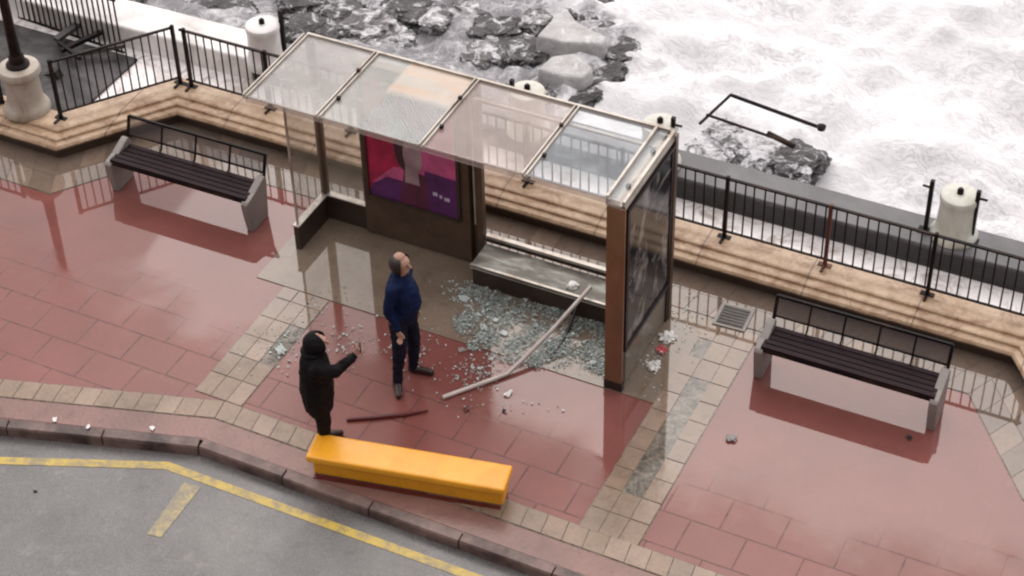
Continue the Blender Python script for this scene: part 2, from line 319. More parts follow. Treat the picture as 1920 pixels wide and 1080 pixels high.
# ---------------------------------------------------------------- mesh helpers
class MB:
    def __init__(s): s.bm = bmesh.new()
    def face(s, pts, mi=0):
        f = s.bm.faces.new([s.bm.verts.new(p) for p in pts]); f.material_index = mi; return s
    def box(s, c, d, rz=0, taper=1):
        x, y, z = [k/2 for k in d]; R = Matrix.Rotation(rz, 3, 'Z'); c = Vector(c)
        v = [s.bm.verts.new(c + R @ Vector((a*x*(taper if e > 0 else 1), b*y*(taper if e > 0 else 1), e*z))) for e in (-1, 1) for a, b in ((-1, -1), (1, -1), (1, 1), (-1, 1))]
        for q in ((3, 2, 1, 0), (4, 5, 6, 7), (0, 1, 5, 4), (1, 2, 6, 5), (2, 3, 7, 6), (3, 0, 4, 7)): s.bm.faces.new([v[i] for i in q])
        return s
    def beam(s, a, b, wd, h, up=(0, 0, 1)):
        a, b = Vector(a), Vector(b); d = (b-a).normalized(); up = Vector(up)
        sd = d.cross(up)
        if sd.length < 1e-4: sd = Vector((1, 0, 0))
        sd.normalize(); u = sd.cross(d)
        v = [s.bm.verts.new(p + sd*i*wd/2 + u*j*h/2) for p in (a, b) for i, j in ((-1, -1), (1, -1), (1, 1), (-1, 1))]
        for q in ((0, 1, 2, 3), (7, 6, 5, 4), (0, 4, 5, 1), (1, 5, 6, 2), (2, 6, 7, 3), (3, 7, 4, 0)): s.bm.faces.new([v[i] for i in q])
        return s
    def tube(s, pts, r, n=8, cap=True):
        pts = [Vector(p) for p in pts]; rr = r if isinstance(r, (list, tuple)) else [r]*len(pts)
        rings = []
        for i, p in enumerate(pts):
            d = (pts[min(i+1, len(pts)-1)]-pts[max(i-1, 0)]).normalized()
            a = d.cross(Vector((0, 0, 1)))
            if a.length < .05: a = d.cross(Vector((1, 0, 0)))
            a.normalize(); bb = d.cross(a)
            rings.append([s.bm.verts.new(p + (a*math.cos(k*2*PI/n)+bb*math.sin(k*2*PI/n))*rr[i]) for k in range(n)])
        for i in range(len(rings)-1):
            for k in range(n): s.bm.faces.new([rings[i][k], rings[i][(k+1) % n], rings[i+1][(k+1) % n], rings[i+1][k]])
        if cap: s.bm.faces.new(rings[0][::-1]); s.bm.faces.new(rings[-1])
        return s
    def lathe(s, prof, c=(0, 0, 0), n=40):
        c = Vector(c); rings = [[s.bm.verts.new(c+Vector((r*math.cos(k*2*PI/n), r*math.sin(k*2*PI/n), z))) for k in range(n)] for r, z in prof]
        for i in range(len(rings)-1):
            for k in range(n): s.bm.faces.new([rings[i][k], rings[i][(k+1) % n], rings[i+1][(k+1) % n], rings[i+1][k]])
        s.bm.faces.new(rings[0][::-1]); s.bm.faces.new(rings[-1]); return s
    def prism(s, prof, x0, x1):       # profile in (y, z), extruded along x
        a = [s.bm.verts.new((x0, y, z)) for y, z in prof]; b = [s.bm.verts.new((x1, y, z)) for y, z in prof]
        n = len(prof)
        for i in range(n): s.bm.faces.new([a[i], a[(i+1) % n], b[(i+1) % n], b[i]])
        s.bm.faces.new(a[::-1]); s.bm.faces.new(b); return s
    def sweep(s, path, prof, closed=True):     # path [(x,y)], profile [(offset to the left of travel, z)]
        n = len(path); P2 = [Vector(p) for p in path]; rings = []
        for i in range(n):
            d0 = (P2[i]-P2[i-1]).normalized() if i else (P2[1]-P2[0]).normalized()
            d1 = (P2[i+1]-P2[i]).normalized() if i < n-1 else d0
            n0 = Vector((-d0.y, d0.x)); n1 = Vector((-d1.y, d1.x)); m = (n0+n1).normalized(); k = 1/max(.3, m.dot(n0))
            rings.append([s.bm.verts.new((P2[i].x+m.x*k*o, P2[i].y+m.y*k*o, z)) for o, z in prof])
        q = len(prof)
        for i in range(n-1):
            for k in range(q if closed else q-1):
                s.bm.faces.new([rings[i][k], rings[i+1][k], rings[i+1][(k+1) % q], rings[i][(k+1) % q]])
        if closed: s.bm.faces.new(rings[0]); s.bm.faces.new(rings[-1][::-1])
        return s
    def obj(s, name, mat, parent=None, smooth=False, bevel=0, loc=None):
        bmesh.ops.recalc_face_normals(s.bm, faces=s.bm.faces)
        me = bpy.data.meshes.new(name); s.bm.to_mesh(me); s.bm.free()
        for x in (mat if isinstance(mat, list) else [mat]): me.materials.append(x)
        if smooth:
            me.polygons.foreach_set('use_smooth', [True]*len(me.polygons)); me.set_sharp_from_angle(angle=math.radians(40))
        o = bpy.data.objects.new(name, me); C.objects.link(o)
        if loc is not None:
            me.transform(Matrix.Translation(-Vector(loc))); o.location = loc
        if parent:
            o.parent = parent
        if bevel:
            bv = o.modifiers.new('bevel', 'BEVEL'); bv.width = bevel; bv.segments = 2; bv.limit_method = 'ANGLE'
        return o
def tag(o, label, cat, group=None):
    o['label'] = label; o['category'] = cat
    if group: o['group'] = group
    return o
def thing(name, label, cat, loc=(0, 0, 0), rz=0, group=None):
    o = bpy.data.objects.new(name, None); C.objects.link(o); o.location = loc; o.rotation_euler = (0, 0, rz); o.empty_display_size = .2
    return tag(o, label, cat, group)
def structure(o): o['kind'] = 'structure'; return o
def stuff(o, label=None, cat=None):
    o['kind'] = 'stuff'
    if label: tag(o, label, cat)
    return o
def copy_tree(o, parent=None):
    c = o.copy(); C.objects.link(c)
    if parent: c.parent = parent
    for ch in list(o.children): copy_tree(ch, c)
    return c

# ================================================================ GROUND
ROADZ = -.13
KX = -3.52                                       # where the kerb bends
kerb_path = [(-16, P(0, 805).y - .395*(16+P(0, 805).x)), (KX, -2.49), (16, -2.56)]
L0 = P(0, 800); sl_ = (L0.y+2.49)/(L0.x-KX)      # slope of the left kerb leg
kerb_path[0] = (-16, -2.49 + sl_*(-16-KX))
mb = MB()
pts = [(-16, kerb_path[0][1]+.1), (KX-.03, -2.39), (16, -2.46), (16, 2.3), (-16, 2.3)]
mb.face([(x, y, 0) for x, y in pts]); structure(mb.obj('pavement', M['paving']))
mb = MB(); mb.face([(-60, -60, ROADZ), (60, -60, ROADZ), (60, 2, ROADZ), (-60, 2, ROADZ)]); structure(mb.obj('road', M['asphalt']))
# kerb stones
def lerp_path(path, step, jit=0):
    out = []
    for i in range(len(path)-1):
        a, b = Vector(path[i]), Vector(path[i+1]); L = (b-a).length; n = max(1, round(L/step))
        for k in range(n): out.append((a.lerp(b, k/n), a.lerp(b, (k+1)/n)))
    return out
mb = MB()
for a, b in lerp_path(kerb_path, .98):
    d = (b-a).normalized(); g = d*.006; j = random.uniform(-.004, .004)
    mb.sweep([tuple(a+g), tuple(b-g)], [(0+j, ROADZ-.05), (0+j, -.03), (.012+j, -.004+j), (.12, .006+j), (.12, ROADZ-.05)])
structure(mb.obj('kerb', M['kerb'], bevel=.006))
mb = MB(); mb.sweep(kerb_path, [(.123, .003), (.40, .004), (.40, -.1), (.123, -.1)]); structure(mb.obj('kerb_strip', M['kerbtop']))
# beige block bands
def blocks(name, quads, hz=.012, mats=('band', 'band2', 'band3'), gap=.007):
    mb = MB()
    for q in quads:
        c = sum((Vector(p) for p in q), Vector((0, 0)))/4
        h = hz + random.uniform(-.0015, .0015); mi = random.choices(range(len(mats)), [8, 3, 1.5][:len(mats)])[0]
        top = [mb.bm.verts.new(((c + (Vector(p)-c)*(1-gap/(Vector(p)-c).length)).to_3d()+Vector((0, 0, h)))) for p in q]
        bot = [mb.bm.verts.new((v.co.x, v.co.y, .001)) for v in top]
        f = mb.bm.faces.new(top); f.material_index = mi
        for i in range(4):
            f = mb.bm.faces.new([bot[i], bot[(i+1) % 4], top[(i+1) % 4], top[i]]); f.material_index = mi
    return structure(mb.obj(name, [M[x] for x in mats]))
def band_quads(path, o0, o1, step):
    n = len(path); P2 = [Vector(p) for p in path]; nm = []
    for i in range(n):
        d0 = (P2[i]-P2[i-1]).normalized() if i else (P2[1]-P2[0]).normalized(); d1 = (P2[i+1]-P2[i]).normalized() if i < n-1 else d0
        n0 = Vector((-d0.y, d0.x)); n1 = Vector((-d1.y, d1.x)); m = (n0+n1).normalized(); nm.append(m/max(.3, m.dot(n0)))
    out = []
    for i in range(n-1):
        L = (P2[i+1]-P2[i]).length; k = max(1, round(L/step))
        for j in range(k):
            t0, t1 = j/k, (j+1)/k
            a0 = (P2[i]+nm[i]*o0).lerp(P2[i+1]+nm[i+1]*o0, t0); a1 = (P2[i]+nm[i]*o0).lerp(P2[i+1]+nm[i+1]*o0, t1)
            b0 = (P2[i]+nm[i]*o1).lerp(P2[i+1]+nm[i+1]*o1, t0); b1 = (P2[i]+nm[i]*o1).lerp(P2[i+1]+nm[i+1]*o1, t1)
            out.append([a0, a1, b1, b0])
    return out
mb = MB(); mb.sweep(kerb_path, [(.405, .004), (.67, .004), (.67, -.1), (.405, -.1)]); structure(mb.obj('band_bed', M['moss']))
blocks('block_band', band_quads(kerb_path, .41, .665, .215), .010)
WALL = [(-16, .86), (-7.62, .86), (-6.72, 2.06), (3.52, 2.06), (4.4, .86), (16, .86)]
mb = MB(); mb.sweep(WALL, [(-.62, .004), (.02, .004), (.02, -.1), (-.62, -.1)]); structure(mb.obj('wall_band_bed', M['moss']))
blocks('wall_band', band_quads(WALL, -.615, -.31, .3) + band_quads(WALL, -.31, -.005, .3), .008, ('grey', 'band3', 'grey'), .004)
# concrete pad under the shelter
mb = MB(); mb.box(((-4.35+.42)/2, (-.02+1.43)/2, .004), (4.77, 1.45, .012)); structure(mb.obj('shelter_pad', M['pad']))
# cross strips
def strip(name, x0, x1, y0, y1, cols, L, skip=None, mats=('band', 'band2', 'band3')):
    q = []
    for ci, (a, b) in enumerate(cols):
        y = y0 + (ci % 2)*0
        while y < y1-.05:
            e = min(y+L, y1)
            if not skip or not skip(ci, y): q.append([Vector((a, y)), Vector((b, y)), Vector((b, e)), Vector((a, e))])
            y = e
    mb = MB(); mb.box(((x0+x1)/2, (y0+y1)/2, .0), (x1-x0, y1-y0, .008)); structure(mb.obj(name+'_bed', M['moss']))
    return blocks(name, q, .010, mats)
strip('left_strip', -3.99, -3.42, -1.82, -.03, [(-3.985, -3.80), (-3.80, -3.61), (-3.61, -3.425)], .32, lambda c, y: c == 2 and -1.2 < y < -.6)
strip('right_strip', .36, .98, -1.86, 1.43, [(.365, .565), (.565, .775), (.775, .975)], .295,
      lambda c, y: c == 1 and -1.5 < y < .3 or (c == 0 and y > .35 and random.random() < .5))
# road markings
off = .33
mb = MB()
a, b_, c_ = P(-400, 852, ROADZ), P(312, 873, ROADZ), P(1300, 1232, ROADZ)
yp = [(a.x-3, a.y-3*(b_.y-a.y)/(b_.x-a.x)), (b_.x, b_.y), (P(345, 885, ROADZ).x, P(345, 885, ROADZ).y), (c_.x, c_.y)]
mb.sweep(yp, [(-.05, ROADZ+.004), (.05, ROADZ+.004)], closed=False)
structure(mb.obj('yellow_line', M['yellowpaint']))
mb = MB()
q = [P(345, 905, ROADZ), P(378, 913, ROADZ), P(302, 1008, ROADZ), P(276, 1002, ROADZ)]
mb.face([(v.x, v.y, ROADZ+.0045) for v in q]); structure(mb.obj('line_stub', M['fadedpaint']))

# ================================================================ SEA WALL, TERRACE, OUTER WALL
WP = [(0, 0), (0, .09), (-.03, .12), (-.07, .145), (-.08, .185), (-.06, .215), (-.02, .226), (.005, .226), (.008, .258), (.03, .266), (.115, .268), (.118, .298), (.14, .308), (.215, .312), (.44, .313), (.44, -.3), (0, -.3)]
mb = MB(); mb.sweep(WALL, WP)
tag(mb.obj('sea_wall', M['stone'], bevel=.006), 'low rust-stained beige stone wall with moulded ledge under the black railing', 'wall')
mb = MB(); mb.sweep(WALL, [(.44, .02), (2.0, .02), (2.0, -.5), (.44, -.5)])
bmesh.ops.delete(mb.bm, geom=mb.bm.verts, context='VERTS')
pl = [(x, y) for x, y in [(-16, 1.25), (-7.8, 1.25), (-6.9, 2.45), (3.7, 2.45), (4.6, 1.25), (16, 1.25)]]
mb.face([(x, y, .13) for x, y in pl] + [(16, 3.1, .13), (-16, 3.1, .13)]); structure(mb.obj('terrace', M['terrace']))
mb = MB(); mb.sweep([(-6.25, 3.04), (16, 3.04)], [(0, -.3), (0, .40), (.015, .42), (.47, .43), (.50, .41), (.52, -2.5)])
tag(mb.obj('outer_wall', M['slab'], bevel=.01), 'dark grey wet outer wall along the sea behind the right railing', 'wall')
mb = MB(); mb.sweep([(-16, 2.95), (-8.6, 2.97), (-6.262, 3.02)], [(0, -.3), (0, .42), (.02, .44), (.54, .45), (.56, .41), (.58, -2.5)])
tag(mb.obj('outer_wall', M['slabwhite'], bevel=.012), 'pale washed outer wall block behind the left railing, ending at the stairs', 'wall')

# concrete lamp bases
def lamp_base(loc, r, h, mat, name, label, cat, group=None, hole=True):
    t = thing(name, label, cat, loc, 0, group)
    prof = [(r*1.22, 0), (r*1.22, .05), (r*1.12, .085), (r*1.0, .12), (r*.97, .2), (r*.93, h-.16), (r*.94, h-.1), (r*.99, h-.07), (r*1.0, h-.035), (r*.95, h-.01), (r*.85, h), (r*.5, h+.01)]
    o = MB().lathe(prof).obj('column', M[mat], t, smooth=True)
    if hole: MB().lathe([(r*.17, h), (r*.17, h+.055), (r*.1, h+.075)], n=16).obj('cap', M['iron'], t, smooth=True)
    return t
def stub_post(x, y, z, h, label, dirn=1):
    t = thing('railing_post', label, 'post', (x, y, z), 0)
    MB().box((0, 0, h/2), (.045, .045, h)).obj('post', M['iron'], t)
    MB().box((0, 0, .006), (.16, .1, .012)).obj('foot_plate', M['iron'], t)
    MB().beam((0, 0, h*.86), (dirn*.1, .02, h*.84), .02, .02).obj('broken_rail', M['iron'], t)
for px, pyb, lab, mt in ((1790, 436, 'round white lamp base between two black posts on the outer wall, far right', 'cyl'),
                 (1235, 306, 'round white lamp base seen through the right end of the shelter roof', 'cyl'),
                 (990, 243, 'rounded white lamp base just behind the middle of the shelter roof', 'cyl'),
                 (500, 118, 'white round lamp base on the pale outer wall left of the shelter roof', 'slabwhite')):
    q = P(px, pyb, .42)
    lamp_base((q.x, min(q.y, 3.33), .425), .21, .56, mt, 'lamp_base', lab, 'lamp base', 'lamp bases along the outer wall')
for px, py, lab, dr in ((1735, 432, 'short black post left of the white lamp base at far right', -1), (1820, 452, 'short black post right of the white lamp base at far right', 1),
                    (535, 108, 'black post beside the white lamp base left of the shelter roof', 1), (1259, 312, 'black post rising behind the right end panel of the shelter', 1),
                    (962, 240, 'small black post behind the shelter roof next to the rounded lamp base', -1)):
    q = P(px, py, .43); stub_post(q.x, min(q.y, 3.4), .432, .68, lab, dr)

# street lamp on the inner wall
LB = Vector((-8.27, 1.2, .31))
t = thing('street_lamp', 'black lamp post on a thick weathered round concrete base at left', 'street lamp', LB)
r, h = .225, .62
MB().lathe([(r*1.25, 0), (r*1.25, .04), (r*1.13, .09), (r*1.0, .12), (r*.95, .2), (r*.92, h-.18), (r*.95, h-.13), (r*1.1, h-.1), (r*1.13, h-.05), (r*1.05, h-.012), (r*.9, h), (r*.4, h+.01)]).obj('base', M['cylold'], t, smooth=True)
p_ = MB().tube([(0, 0, h-.02), (0, 0, h+.5), (0, 0, 2.9)], [.075, .06, .045], 14).obj('pole', M['iron'], t, smooth=True)
MB().lathe([(.14, h), (.14, h+.03), (.1, h+.06), (.09, h+.14), (.078, h+.16)], n=20).obj('collar', M['iron'], t, smooth=True)
MB().lathe([(.04, 2.9), (.06, 2.93), (.035, 3.0), (.02, 3.12), (.004, 3.25)], n=14).obj('finial', M['iron'], t, smooth=True)

# railings
bal_mesh = {}
def railing(name, path, z, h, spacing, posts, label, group='iron railings along the sea wall', bal_r=.0095, round_end=False):
    t = thing(name, label, 'railing', (path[0][0], path[0][1], z), 0, group)
    o0 = Vector((path[0][0], path[0][1], z))
    pts = [Vector((x, y, z))-o0 for x, y in path]
    top = MB(); bot = MB()
    for a, b in zip(pts, pts[1:]):
        top.beam(a+Vector((0, 0, h)), b+Vector((0, 0, h)), .032, .022); bot.beam(a+Vector((0, 0, .085)), b+Vector((0, 0, .085)), .022, .02)
    top.obj('top_rail', M['iron'], t); bot.obj('bottom_rail', M['iron'], t)
    key = round(h, 2)
    if key not in bal_mesh:
        bo = MB().tube([(0, 0, .088), (0, 0, h-.008)], bal_r, 6).obj('baluster', M['iron']); bal_mesh[key] = bo.data; bpy.data.objects.remove(bo)
    for a, b in zip(pts, pts[1:]):
        L = (b-a).length; n = max(1, round(L/spacing))
        for i in range(1, n):
            q = a.lerp(b, i/n); o = bpy.data.objects.new('baluster', bal_mesh[key]); C.objects.link(o); o.parent = t
            o.location = q + Vector((random.uniform(-.004, .004), 0, 0)); o.rotation_euler = (random.uniform(-.012, .012), random.uniform(-.012, .012), 0)
    for (x, y, mt) in posts:
        q = Vector((x, y, z))-o0
        po = MB().box(q+Vector((0, 0, h/2+.015)), (.038, .038, h+.03)).obj('post', M[mt], t)
        if mt == 'rust': po['label'] = 'rusty red post'
        MB().box(q+Vector((0, 0, .006)), (.15, .06, .012)).box(q+Vector((0, -.07, .01)), (.03, .12, .02)).obj('foot_plate', M[mt], t)
    return t
RY = 2.40; RZ = .312; RH = .80
posts = [(-6.72, RY, 'iron')] + [(x, RY, 'iron') for x in (-5.6, -4.5, -3.4, -2.2, -1.05, .17)] + [(1.32, RY, 'rust'), (2.45, RY, 'iron'), (3.62, RY, 'iron')]
railing('railing', [(-6.78, RY), (3.66, RY)], RZ, RH, .113, posts, 'long straight black iron railing on the wall behind the shelter, one post rusted red')
railing('railing', [(-7.78, 1.2), (-6.88, RY-.0)], RZ, RH, .098, [(-7.78, 1.2, 'iron'), (-6.88, RY, 'iron')], 'slanting black railing panel between the lamp post base and the wall corner')
railing('railing', [(-8.62, 1.17), (-16, 1.17)], RZ, RH, .113, [(-8.62, 1.17, 'iron'), (-9.9, 1.17, 'iron'), (-11.2, 1.17, 'iron')], 'black railing running off the left edge beyond the lamp post base')
railing('railing', [(3.72, RY-.04), (4.62, 1.18)], RZ, RH, .113, [(4.62, 1.18, 'iron')], 'black railing turning toward the pavement at the far right edge')

# stairs to the sea on the left
t = thing('sea_stairs', 'dark soaked steps going down to the sea behind the left railing', 'stairs', (-8.4, 2.2, 0))
for i in range(7):
    MB().box((-.35-.3*i, .55, .0-.17*i-.35), (.34, 1.3, .7)).obj('step', M['darkconc'], t, bevel=.01)
MB().beam((0, -.14, .12), (-2.3, -.14, -1.05), .1, .32).obj('stringer', M['darkconc'], t)
MB().beam((.1, 1.28, .12), (-2.3, 1.28, -1.05), .1, .32).obj('stringer', M['darkconc'], t)
t = thing('stair_railing', 'black bars of the stair railing against the white wall at top left', 'railing', (-8.05, 2.86, .06), 0, 'iron railings along the sea wall')
MB().beam((0, 0, .85), (-3.6, .25, .85), .03, .03).obj('top_rail', M['iron'], t); MB().beam((0, 0, .08), (-3.6, .25, .08), .025, .025).obj('bottom_rail', M['iron'], t)
for i in range(41):
    MB().tube([(-.088*i-.03, .006*i, .08), (-.088*i-.03, .006*i, .85)], .012, 6).obj('baluster', M['iron'], t)
for k, (a, b_, s_) in enumerate((((105, 75), (160, 35), .1), ((115, 95), (190, 60), .06), ((150, 100), (235, 85), .05), ((110, 80), (150, 110), .04))):
    A, B = P(a[0], a[1], .25), P(b_[0], b_[1], .3)
    tag(MB().beam(A, B, s_, .05).obj('broken_beam', M['iron' if k % 2 else 'darkconc']),
        ['thick dark beam lying highest across the wreckage by the sea stairs', 'thin black bar in the middle of the wreckage by the sea stairs', 'dark beam at the right end of the wreckage by the pale wall', 'short black bar lying crosswise behind the lamp post base'][k], 'beam')
# a soaked dark landing in front of the stairs
structure(MB().box((-9.75, 2.05, .12), (3.9, 1.5, .09)).obj('landing', M['darkconc'], bevel=.01))

# ================================================================ SEA
def foam_h(x, y):
    v = Vector((x*.5, y*.7, 3.1)); hgt = .34*noise.fractal(v, 1, 2, 5) + .13*noise.turbulence(Vector((x*2, y*2, 0)), 4, True)
    hgt += .09*(1-abs(noise.noise(Vector((x*1.3+noise.noise(Vector((x, y, 2))), y*1.9, 5))))*2)
    hgt += .05*noise.turbulence(Vector((x*5, y*5, 7)), 3, True)
    if x > -1: hgt += .25*(1-math.exp(-(x+1)*.3))*abs(noise.noise(Vector((x*.35, y*.45, 9))))*2
    return hgt
xs = list(np.arange(-18, 12, .11)) + [14, 18, 26, 45, 90, 200, 500]; xs = [-500, -200, -90, -45, -28, -22] + xs
ys = list(np.arange(3.3, 16, .11)) + [17.5, 20, 25, 35, 60, 120, 300, 900]
bm = bmesh.new(); grid = []
for y in ys:
    row = []
    for x in xs:
        near = 1 if (-19 < x < 13 and y < 17) else .3
        row.append(bm.verts.new((x, y, -1.12 + near*foam_h(float(x), float(y)) + (.13 if x < 1 else 0)*math.exp(-((y-6)/3)**2)*min(1, max(0, 1-x)))))
    grid.append(row)
for j in range(len(ys)-1):
    for i in range(len(xs)-1): bm.faces.new([grid[j][i], grid[j][i+1], grid[j+1][i+1], grid[j+1][i]])
me = bpy.data.meshes.new('sea'); bm.to_mesh(me); bm.free(); me.materials.append(M['sea']); me.polygons.foreach_set('use_smooth', [True]*len(me.polygons))
sea = bpy.data.objects.new('sea', me); C.objects.link(sea); structure(sea)
def rock(px, py, s, mat, label, flatz=1.0, seed=0, z=-.95, group='rocks in the surf', squash=.6):
    bm = bmesh.new(); bmesh.ops.create_icosphere(bm, subdivisions=5, radius=1)
    for v in bm.verts:
        n = v.co.normalized(); q = n*1.1 + Vector((seed*7.3, seed*3.1, seed))
        cell = noise.voronoi(q*1.1)[0]; k = .80+.22*(cell[1]-cell[0]) + .26*noise.fractal(q*1.3, .9, 2.1, 8) + .22*(.5-abs(noise.noise(q*3.1))) + .07*noise.noise(q*9)
        v.co = n*k*s; v.co.z *= squash
        if v.co.z > .3*s*flatz: v.co.z = .3*s*flatz + (v.co.z-.3*s*flatz)*.25
    me = bpy.data.meshes.new('rock'); bm.to_mesh(me); bm.free(); me.materials.append(M[mat])
    o = bpy.data.objects.new('rock', me); C.objects.link(o); o.location = P(px, py, z); o.rotation_euler = (0, 0, seed*1.7)
    tag(o, label, 'rock', group); return o
RK = [(395, 12, .34, 'rock', 'dark jagged rock at the top edge above the pale wall'),
      (435, 30, .34, 'rock', 'black rock sloping down toward the pale wall from the top edge'),
      (470, 58, .28, 'rock', 'small black rock touching the left side of the left lamp base'),
      (562, 8, .34, 'rock', 'dark rock cut by the top edge, right of the left-hand lamp base'),
      (575, 55, .32, 'rock', 'black rock right beside the post of the left-hand lamp base'),
      (630, 62, .30, 'rock', 'dark rock just above the left roof corner of the shelter'),
      (645, 30, .30, 'rock', 'black rock between foam patches above the milky roof glass'),
      (690, 55, .38, 'rock2', 'grey rock above the first roof bar of the shelter'),
      (700, 100, .30, 'rock2', 'low grey rock touching the back roof edge'),
      (765, 22, .36, 'rock', 'dark rock at the top edge left of the white foam ring'),
      (740, 75, .26, 'rock2', 'small grey rock left of the white foam ring'),
      (822, 38, .30, 'rock2', 'grey rock in the middle of the white foam ring'),
      (900, 22, .36, 'rock2', 'grey rock at the top edge right of the white foam ring'),
      (930, 62, .38, 'rock', 'dark broad rock right of the white foam ring'),
      (985, 40, .32, 'rock2', 'grey-brown rock left of the pale upper slab'),
      (975, 105, .36, 'rock', 'dark rock between the two pale slabs and the foam'),
      (905, 105, .30, 'rock2', 'speckled grey rock behind the middle of the shelter roof'),
      (1105, 22, .36, 'rock', 'dark rock above and right of the pale upper slab'),
      (1145, 55, .38, 'rock', 'black rock on the right rim of the rock field'),
      (1160, 100, .34, 'rock', 'dark rock at the edge of the open white foam'),
      (1128, 145, .34, 'rock', 'dark rock right of the lower pale slab'),
      (1095, 180, .32, 'rock', 'lowest dark rock behind the shelter roof'),
      (1025, 172, .32, 'rock2', 'grey rock next to the rounded lamp base'),
      (1050, 90, .30, 'rock', 'dark rock wedged between the two pale slabs'),
      (1375, 262, .34, 'rock3', 'grey foam-streaked rock under the broken railing'),
      (1435, 290, .34, 'rock3', 'grey rock right of the foam-streaked rock under the broken railing'),
      (1490, 312, .38, 'rock', 'dark rock touching the outer wall, right of the broken railing'),
      (1330, 290, .28, 'rock3', 'low grey rock against the outer wall just right of the end panel'),
      (215, -15, .5, 'rock', 'dark rock beyond the sea stairs'), (20, -60, .5, 'rock', 'dark rock far behind the stairs')]
for i, (px, py, s, mt, lab) in enumerate(RK): rock(px, py, s*1.15, mt, lab, 1, i+1, z=-.93)
for pg, zt, lab in (([(1006, 66), (1030, 40), (1062, 12), (1082, 40), (1138, 68), (1130, 82), (1060, 78)], -.60, 'upper pale flat slab among the rocks'),
                   ([(1008, 128), (1035, 104), (1078, 98), (1112, 126), (1092, 146), (1050, 142)], -.60, 'lower pale flat slab among the rocks')):
    mb = MB(); c0 = sum((P(x, y, zt) for x, y in pg), Vector())/len(pg)
    top = [mb.bm.verts.new(P(x, y, zt+random.uniform(-.03, .03))-c0) for x, y in pg]; bot = [mb.bm.verts.new(Vector((v.co.x*1.1, v.co.y*1.1, -.35))) for v in top]
    mb.bm.faces.new(top)
    for k in range(len(top)): mb.bm.faces.new([top[k], bot[k], bot[(k+1) % len(top)], top[(k+1) % len(top)]])
    mb.bm.faces.new(bot[::-1])
    o = mb.obj('rock_slab', M['rockpale'], bevel=.04); o.location = c0; tag(o, lab, 'rock', 'rocks in the surf')
# broken railing frame lying in the surf
A, B, D, E_ = P(1325, 215, -.55), P(1370, 178, -.55), P(1540, 240, -.55), P(1485, 270, -.55)
t = thing('broken_railing', 'broken length of railing lying in the white surf beyond the outer wall', 'railing', A)
for nm, a, b_, r in (('end_bar', P(1312, 232, -.6), B, .02), ('top_rail', B, D, .024), ('bottom_rail', A, E_, .018)):
    MB().tube([a-A, b_-A], r, 8).obj(nm, M['iron'], t)
MB().tube([P(1440, 250, -.56)-A, E_-A+Vector((.03, -.01, -.02))], .036, 8).obj('bent_plate', M['iron'], t)
MB().lathe([(.05, -.02), (.06, .03), (.02, .05)], tuple(D-A), 12).obj('end_knob', M['iron'], t)

# ================================================================ SHELTER
RZ_T = 2.46; XL = -4.19
sh = thing('bus_shelter', 'smashed bus shelter with four-panel glass roof, poster board and dark end panel', 'bus shelter', (0, 0, 0))
div = [XL, -3.34, -2.17, -1.05, -.04]
for i, (mt, lb) in enumerate((('milky', 'milky roof glass'), ('dotted', 'dotted roof glass with beige stripes'), ('pinkish', 'hazy pinkish roof glass'), ('clear', 'clear bluish roof glass'))):
    a, b_ = div[i]+.03, div[i+1]-.03
    o = MB().box(((b_-a)/2, .60, 0), (b_-a, 1.21, .012)).obj('roof_panel', M[mt], sh); o.location = (a, 0, RZ_T); o['label'] = lb
for x in div[:4]:
    wd = .055 if x != XL else .03
    o = MB().box((x-.022, .6, RZ_T+.012), (.014, 1.22, .035)).box((x+.022, .6, RZ_T+.012), (.014, 1.22, .035)).box((x, .6, RZ_T-.012), (.056, 1.22, .02)).obj('roof_bar', M['lightmetal'], sh)
    if x != XL:
        MB().box((x+.05, .33, RZ_T+.03), (.035, .035, .035)).obj('clamp', M['iron'], sh); MB().box((x, .83, RZ_T+.04), (.035, .035, .03)).obj('clamp', M['iron'], sh)
MB().box(((XL-.04)/2, -.012, RZ_T-.015), (-XL-.06, .012, .07)).obj('front_edge', M['pinkish'], sh)
MB().box(((XL-.04)/2, 1.222, RZ_T+.0), (-XL-.06, .03, .06)).obj('back_beam', M['lightmetal'], sh)
# thin reflected-looking inner frame of the right roof bay: real cross rail under the glass
MB().beam((-2.1, .98, RZ_T-.05), (-.1, .98, RZ_T-.05), .03, .03).obj('cross_rail', M['lightmetal'], sh)
# end panel (poster case)
ep = MB().box((-.095, .62, 1.16), (.15, 1.16, 2.32)).obj('end_panel', M['metal'], sh, bevel=.006)
MB().box((-.095, .01, 1.19), (.19, .045, 2.38)).obj('front_cover', M['brownpost'], ep, bevel=.008)
MB().box((-.09, .012, .06), (.2, .06, .12)).obj('shoe_plate', M['strip'], ep)
o = MB().box((0, 0, 0), (.012, 1.04, 1.72)).obj('glass', M['casefront'], ep); o.location = (-.012, .64, 1.42)
mb = MB()
for (y0, z0, y1, z1) in ((.06, .52, 1.2, .52), (.06, 2.31, 1.2, 2.31), (.09, .5, .09, 2.33), (1.19, .0, 1.19, 2.33)):
    mb.beam((-.008, y0, z0), (-.008, y1, z1), .03, .05, (1, 0, 0) if z0 == z1 else (0, 1, 0))
mb.obj('frame', M['strip'], ep)
MB().box((-.012, .64, .27), (.008, 1.04, .44)).obj('lower_panel', M['sideglass'], ep)
MB().box((-.10, .62, 2.395), (.21, 1.24, .03)).box((-.02, .62, 2.43), (.03, 1.24, .08)).box((-.19, .62, 2.45), (.025, 1.24, .09)).obj('gutter', M['lightmetal'], ep)
for yy in (.3, .9): MB().box((-.1, yy, 2.425), (.04, .04, .03)).obj('bolt', M['iron'], ep)
